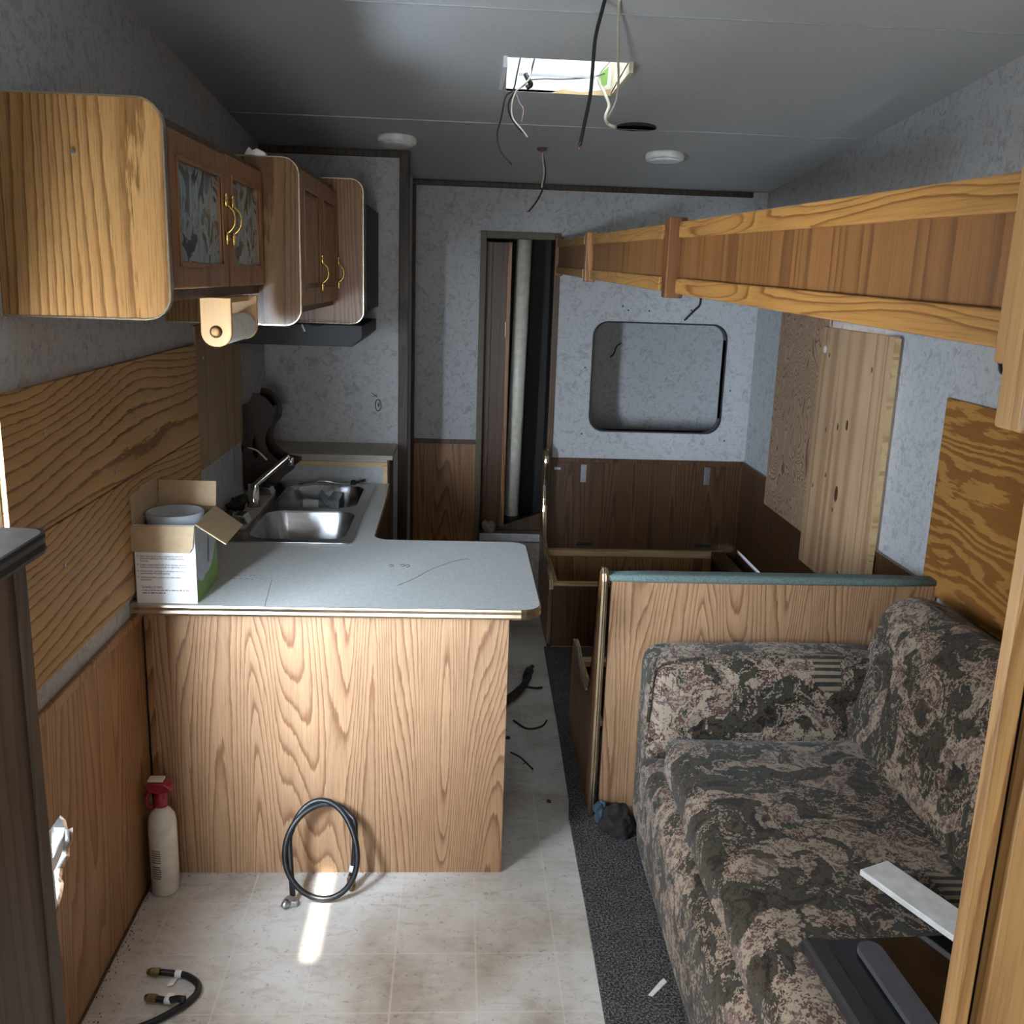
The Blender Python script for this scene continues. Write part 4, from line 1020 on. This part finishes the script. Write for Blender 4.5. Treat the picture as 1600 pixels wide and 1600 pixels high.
# things lying on the sofa
mw = thing('oven_door', 'black glass appliance door with a bar handle lying on the sofa', 'appliance door', (0.90, 1.35, 0.455))
RM = Matrix.Translation((0.71, 1.66, 0.455)) @ Matrix.Rotation(math.radians(4), 4, 'Z') @ Matrix.Rotation(math.radians(1), 4, 'Y')
def mwbox(nm, x0, x1, y0, y1, z0, z1, mat, bev=0.003):
    me = box_mesh(x0, x1, y0, y1, z0, z1); me.name = nm; me.materials.append(MATS[mat]); bevel_mesh(me, bev)
    me.transform(RM); return link_obj(nm, me, mw)
mwbox('glass_panel', 0.045, 0.56, -0.62, 0.0, 0.0, 0.022, 'black_gloss')
mwbox('frame_edge', 0.0, 0.045, -0.62, 0.0, 0.0, 0.03, 'dark_grey', 0.006)
me = prism_mesh(rrect(0.095, 0.145, -0.60, -0.025, 0.024), 'z', 0.022, 0.034); me.name = 'bar_handle'; me.materials.append(MATS['grey_plastic']); me.transform(RM); link_obj('bar_handle', me, mw)
ws = box('white_strip', 0.0, 0.085, -0.55, 0.0, 0, 0.014, 'white_plastic', None, 0.002)
ws.rotation_euler = (0, 0, math.radians(24)); ws.location = (1.060, 1.63, 0.486)
tag(ws, 'white painted metal strip lying across the sofa seat', 'strip')
box('screw_hole', 1.118, 1.126, 1.56, 1.568, 0.4995, 0.5015, 'ink_dark', ws)
for k, (x, y, a, nm, mt, lb) in enumerate(((1.185, 1.80, 0.4, 'clear_clip', 'clear_plastic', 'clear plastic clip on the sofa beside the white strip'), (1.215, 1.87, 0.3, 'metal_clip', 'chrome', 'small shiny metal clip on the sofa near the back cushion'))):
    o = box(nm, -0.05, 0.05, -0.009, 0.009, 0.0, 0.012, mt, None, 0.002); o.location = (x, y, 0.452); o.rotation_euler = (0, 0, -a-0.4); tag(o, lb, 'clip')
sc_ = lathe('screw', [(0.0, 0), (0.006, 0.0), (0.006, 0.003), (0.0025, 0.005), (0.002, 0.028), (0.0, 0.032)], (0, 0, 0), 'chrome', None, axis='x', n=10)
sc_.location = (1.09, 1.78, 0.458); tag(sc_, 'small steel screw lying on the sofa seat', 'screw')

# ------------------------------------------------------------------ floor things
ex = thing('fire_extinguisher', 'cream fire extinguisher with red head in the left corner', 'fire extinguisher', (-0.812, 2.515, 0))
lathe('cylinder', [(0.0, 0.0), (0.034, 0.0), (0.039, 0.006), (0.039, 0.215), (0.036, 0.238), (0.026, 0.256), (0.015, 0.264), (0.015, 0.280), (0.0, 0.281)], (-0.812, 2.515, 0), 'cream_plastic', ex, n=32)
lathe('valve', [(0.0, 0.270), (0.018, 0.270), (0.019, 0.300), (0.015, 0.305), (0.014, 0.33), (0.0, 0.33)], (-0.812, 2.515, 0), 'red_plastic', ex, n=20)
prism('lever', [(-0.842, 0.318), (-0.812, 0.312), (-0.778, 0.322), (-0.782, 0.334), (-0.80, 0.345), (-0.84, 0.350), (-0.846, 0.338)], 'y', 2.497, 2.533, 'red_plastic', ex, bev=0.003)
tube('grip', [(-0.838, 2.512, 0.325), (-0.850, 2.512, 0.300), (-0.848, 2.512, 0.272), (-0.832, 2.512, 0.265)], 0.006, 'red_plastic', ex, sides=8)
box('gauge_tag', -0.842, -0.80, 2.500, 2.528, 0.349, 0.355, 'cream_plastic', ex, 0.001)
def label_arc(z0, z1, a0, a1, mat, r=0.0393, n=10):
    V = []; Fc = []
    for i in range(n+1):
        a = math.radians(a0+(a1-a0)*i/n)
        for z in (z0, z1): V.append((-0.812+r*math.cos(a), 2.515+r*math.sin(a), z))
    for i in range(n): Fc.append((2*i, 2*i+2, 2*i+3, 2*i+1))
    return new_mesh('l', V, Fc, None)
random.seed(5)
ms = []
for k in range(13):
    z = 0.145-k*0.0072
    if k == 6: continue
    ms.append(label_arc(z, z+0.0038, 232, 272+random.uniform(-3, 2), None))
link_obj('printed_label', join_meshes('printed_label', ms, 'ink'), ex)

def fitting(c, d, mat, par, r=0.012):
    """hex nut + rounded nose along direction d"""
    d = Vector(d).normalized(); c = Vector(c)
    q = Vector((0, 0, 1)).rotation_difference(d).to_matrix().to_4x4()
    ms = [lathe_mesh('f', [(0.0, 0.0), (r*0.7, 0.0), (r*0.7, r*0.8), (0, r*0.8)], (0, 0, 0), None, n=12, smooth=False),
          lathe_mesh('f', [(0.0, r*0.8), (r*1.1, r*0.8), (r*1.1, r*2.0), (0, r*2.0)], (0, 0, 0), None, n=6, smooth=False),
          lathe_mesh('f', [(0.0, r*2.0), (r*0.95, r*2.0), (r*0.9, r*2.9), (r*0.6, r*3.6), (0, r*3.9)], (0, 0, 0), None, n=14)]
    me = join_meshes('fitting', ms, mat); me.transform(Matrix.Translation(c) @ q)
    return link_obj('fitting', me, par)

h1 = thing('gas_hose', 'coiled black rubber hose standing against the oak panel', 'hose', (-0.37, 2.50, 0))
N = 26; P1 = []
cx, cz, rx, rz = -0.362, 0.130, 0.100, 0.120
for i in range(int(N*1.62)):
    a = -math.pi/2 + 2*math.pi*(i/N) + 0.9
    tw = 0.010*math.sin(3.0*a/1.0+i*0.12)
    lean = (cz+rz*math.sin(a))
    y = 2.432+lean*0.50 + 0.009*math.sin(1.7*a)
    k = 1.0+0.05*math.sin(2.4*a+0.6)
    P1.append((cx+rx*k*math.cos(a), min(y, 2.588), max(0.011, cz+rz*k*math.sin(a)+0.004)))
P1 = [(-0.282, 2.515, 0.045), (-0.276, 2.527, 0.085)]+P1[5:]+[(-0.44, 2.452, 0.022)]
tube('rubber_hose', P1, 0.0085, 'black_rubber', h1, sides=9, sub=3)
fitting((-0.2825, 2.514, 0.048), (0.05, -0.15, -1), 'aged_brass', h1, 0.013)
fitting((-0.44, 2.452, 0.020), (-0.5, -0.9, -0.12), 'aluminium', h1, 0.012)
tube('printed_collar', [(-0.281, 2.518, 0.055), (-0.278, 2.524, 0.072)], 0.0095, 'white_plastic', h1, sides=9, sub=1)
box('valve_key', -0.462, -0.424, 2.428, 2.442, 0.002, 0.02, 'aluminium', h1, 0.003)

h2 = thing('gas_hose', 'short black hose with two brass fittings lying on the floor', 'hose', (-0.66, 2.07, 0))
P2 = [(-0.722, 2.155, 0.014), (-0.69, 2.152, 0.012), (-0.655, 2.145, 0.011), (-0.622, 2.12, 0.010), (-0.612, 2.09, 0.010), (-0.622, 2.06, 0.010), (-0.64, 2.035, 0.011), (-0.69, 1.99, 0.010), (-0.75, 1.955, 0.010)]
tube('rubber_hose', P2, 0.0085, 'black_rubber', h2, sides=9)
fitting((-0.716, 2.155, 0.014), (-1, 0.02, 0), 'aged_brass', h2, 0.0105)
P3 = [(-0.70, 2.060, 0.014), (-0.675, 2.053, 0.016), (-0.65, 2.046, 0.026), (-0.63, 2.04, 0.029)]
tube('rubber_hose', P3, 0.0085, 'black_rubber', h2, sides=9)
fitting((-0.695, 2.061, 0.014), (-1, 0.14, 0), 'aged_brass', h2, 0.0105)
for (c, d) in (((-0.675, 2.150, 0.012), (1, -0.05, 0)), ((-0.672, 2.052, 0.017), (1, -0.2, 0.1))):
    d = Vector(d).normalized(); c = Vector(c)
    tube('tape_tag', [c-d*0.008, c+d*0.008], 0.0098, 'white_plastic', h2, sides=10, sub=1)
prism('paper_tag', [(-0.690, 2.142), (-0.676, 2.144), (-0.680, 2.118), (-0.694, 2.114)], 'z', 0.004, 0.006, 'paper', h2)
prism('paper_tag', [(-0.682, 2.060), (-0.664, 2.058), (-0.662, 2.075), (-0.678, 2.078)], 'z', 0.016, 0.018, 'paper', h2)

# broken plastic in the wall hole
br = thing('broken_outlet', 'jagged broken white plastic outlet in the left wainscot hole', 'outlet', (XL, 1.97, 0.45))
prism('back_shard', [(1.95, 0.555), (1.988, 0.556), (2.012, 0.53), (2.022, 0.50), (2.03, 0.478), (1.985, 0.47), (1.955, 0.46), (1.948, 0.50)], 'x', XL-0.028, XL-0.024, 'white_plastic', br)
M = Matrix.Translation((XL-0.02, 0, 0.46)) @ Matrix.Rotation(math.radians(-25), 4, 'Y') @ Matrix.Translation((-(XL-0.02), 0, -0.46))
o = prism('front_shard', [(1.945, 0.455), (2.025, 0.475), (2.045, 0.492), (2.035, 0.455), (2.01, 0.44), (1.98, 0.43), (1.95, 0.425)], 'x', XL-0.012, XL-0.008, 'paper', br)
box('edge_shard', XL-0.02, XL+0.003, 1.905, 1.945, 0.352, 0.545, 'white_plastic', br, 0.002)

def lump(name, label, cat, c, s, mat, seed, group=None, parent=None):
    me = cushion_mesh(name, s[0], s[1], s[2], min(s)*0.42, mat, n=16, wob=min(s)*0.42, freq=1.3/min(s), seed=seed)
    me.transform(Matrix.Translation((c[0], c[1], c[2]+s[2]*0.5)))
    o = link_obj(name, me, parent)
    if label: tag(o, label, cat, group)
    return o
lump('dark_rag', 'crumpled black rag on the carpet beside the sofa corner', 'rag', (0.540, 2.80, 0.018), (0.10, 0.10, 0.075), 'dark_rag', 3)
lump('blue_rag', 'small grey-blue cloth scrap beside the gold-edged bench end', 'rag', (0.492, 2.855, 0.012), (0.035, 0.03, 0.07), 'blue_rag', 8)
br_ = tube('dead_branch', [(0.20, 3.74, 0.02), (0.27, 3.84, 0.022), (0.315, 3.93, 0.03), (0.335, 4.02, 0.04), (0.36, 4.12, 0.03)], 0.016, 'dead_wood', None, sides=8, radii=[0.022, 0.018, 0.016, 0.020, 0.01])
tag(br_, 'dark broken piece of debris on the floor behind the peninsula', 'debris')
tube('twig', [(0.31, 3.90, 0.03), (0.36, 3.905, 0.02), (0.39, 3.93, 0.012)], 0.006, 'dead_wood', br_, sides=6)
w = tube('floor_wire', [(0.25, 3.62, 0.005), (0.30, 3.55, 0.004), (0.36, 3.57, 0.004), (0.385, 3.62, 0.006)], 0.004, 'black_wire', None, sides=6)
tag(w, 'thin dark wire curled on the vinyl beside the carpet edge', 'wire')
w = tube('floor_twig', [(0.225, 3.35, 0.004), (0.26, 3.31, 0.004), (0.30, 3.22, 0.005)], 0.003, 'dead_wood', None, sides=6)
tag(w, 'thin dark twig on the floor beside the peninsula side', 'twig')
random.seed(21)
for k, (x, y, s, lb) in enumerate(((0.34, 3.0, 0.014, 'brown crumb of dirt on the vinyl close to the carpet edge'),
        (0.22, 3.47, 0.018, 'largest brown crumb of dirt on the vinyl beside the peninsula'),
        (0.27, 3.27, 0.006, 'tiny brown crumb of dirt beside the thin floor twig'),
        (0.19, 3.40, 0.008, 'small brown crumb of dirt against the peninsula side panel'))):
    lump('dirt_crumb', lb, 'debris', (x, y, 0.0), (s, s*0.8, s*0.5), 'grime', k*3, 'dirt crumbs on the vinyl floor')
st = prism('paper_strip', [(0.505, 2.06), (0.515, 2.055), (0.562, 2.105), (0.556, 2.118), (0.545, 2.108)], 'z', 0.0125, 0.0145, 'paper')
tag(st, 'small torn white paper strip on the dark carpet', 'scrap')
grit = []
for k in range(120):
    y = random.uniform(1.6, 2.58); x = XL+0.012+abs(random.gauss(0, 0.018)); s = random.uniform(0.0008, 0.0028)
    grit.append(box_mesh(x, x+s, y, y+s*1.5, 0.0, s*0.6))
for k in range(60):
    x = random.uniform(-0.8, 0.14); y = 2.596-abs(random.gauss(0, 0.012)); s = random.uniform(0.0006, 0.0022)
    grit.append(box_mesh(x, x+s*1.4, y-s, y, 0.0, s*0.6))
o = link_obj('floor_grit', join_meshes('floor_grit', grit, 'grime'))
tag(o, 'fine dirt and grit along the wall and panel edges', 'dirt', kind='stuff')

# inside the far doorway
tb = lathe('plastic_tube', [(0.026, 0.0), (0.041, 0.0), (0.041, 1.50), (0.026, 1.50)], (0, 0, 0), 'tube_white', None, n=24)
tb.location = (0.308, 5.28, 0.455); tb.rotation_euler = (0.0, math.radians(0.9), 0)
tag(tb, 'tall white plastic tube standing inside the far doorway', 'tube')
lathe('tube_foot', [(0.0, 0.0), (0.045, 0.0), (0.045, 0.05), (0.0, 0.05)], (0.308, 5.28, 0.40), 'panel_dark', tb, n=20)
lump('crumpled_rag', 'crumpled grey rag on the far door threshold', 'rag', (0.175, 5.13, 0.40), (0.06, 0.06, 0.06), 'foam_rag', 6)
lb = prism('leaning_board', [(0.22, 0.40), (0.47, 0.40), (0.47, 0.50), (0.235, 0.415)], 'y', 5.16, 5.175, 'oak_dark_or_shaded')
tag(lb, 'dark wedge of board lying across the far doorway floor', 'board')
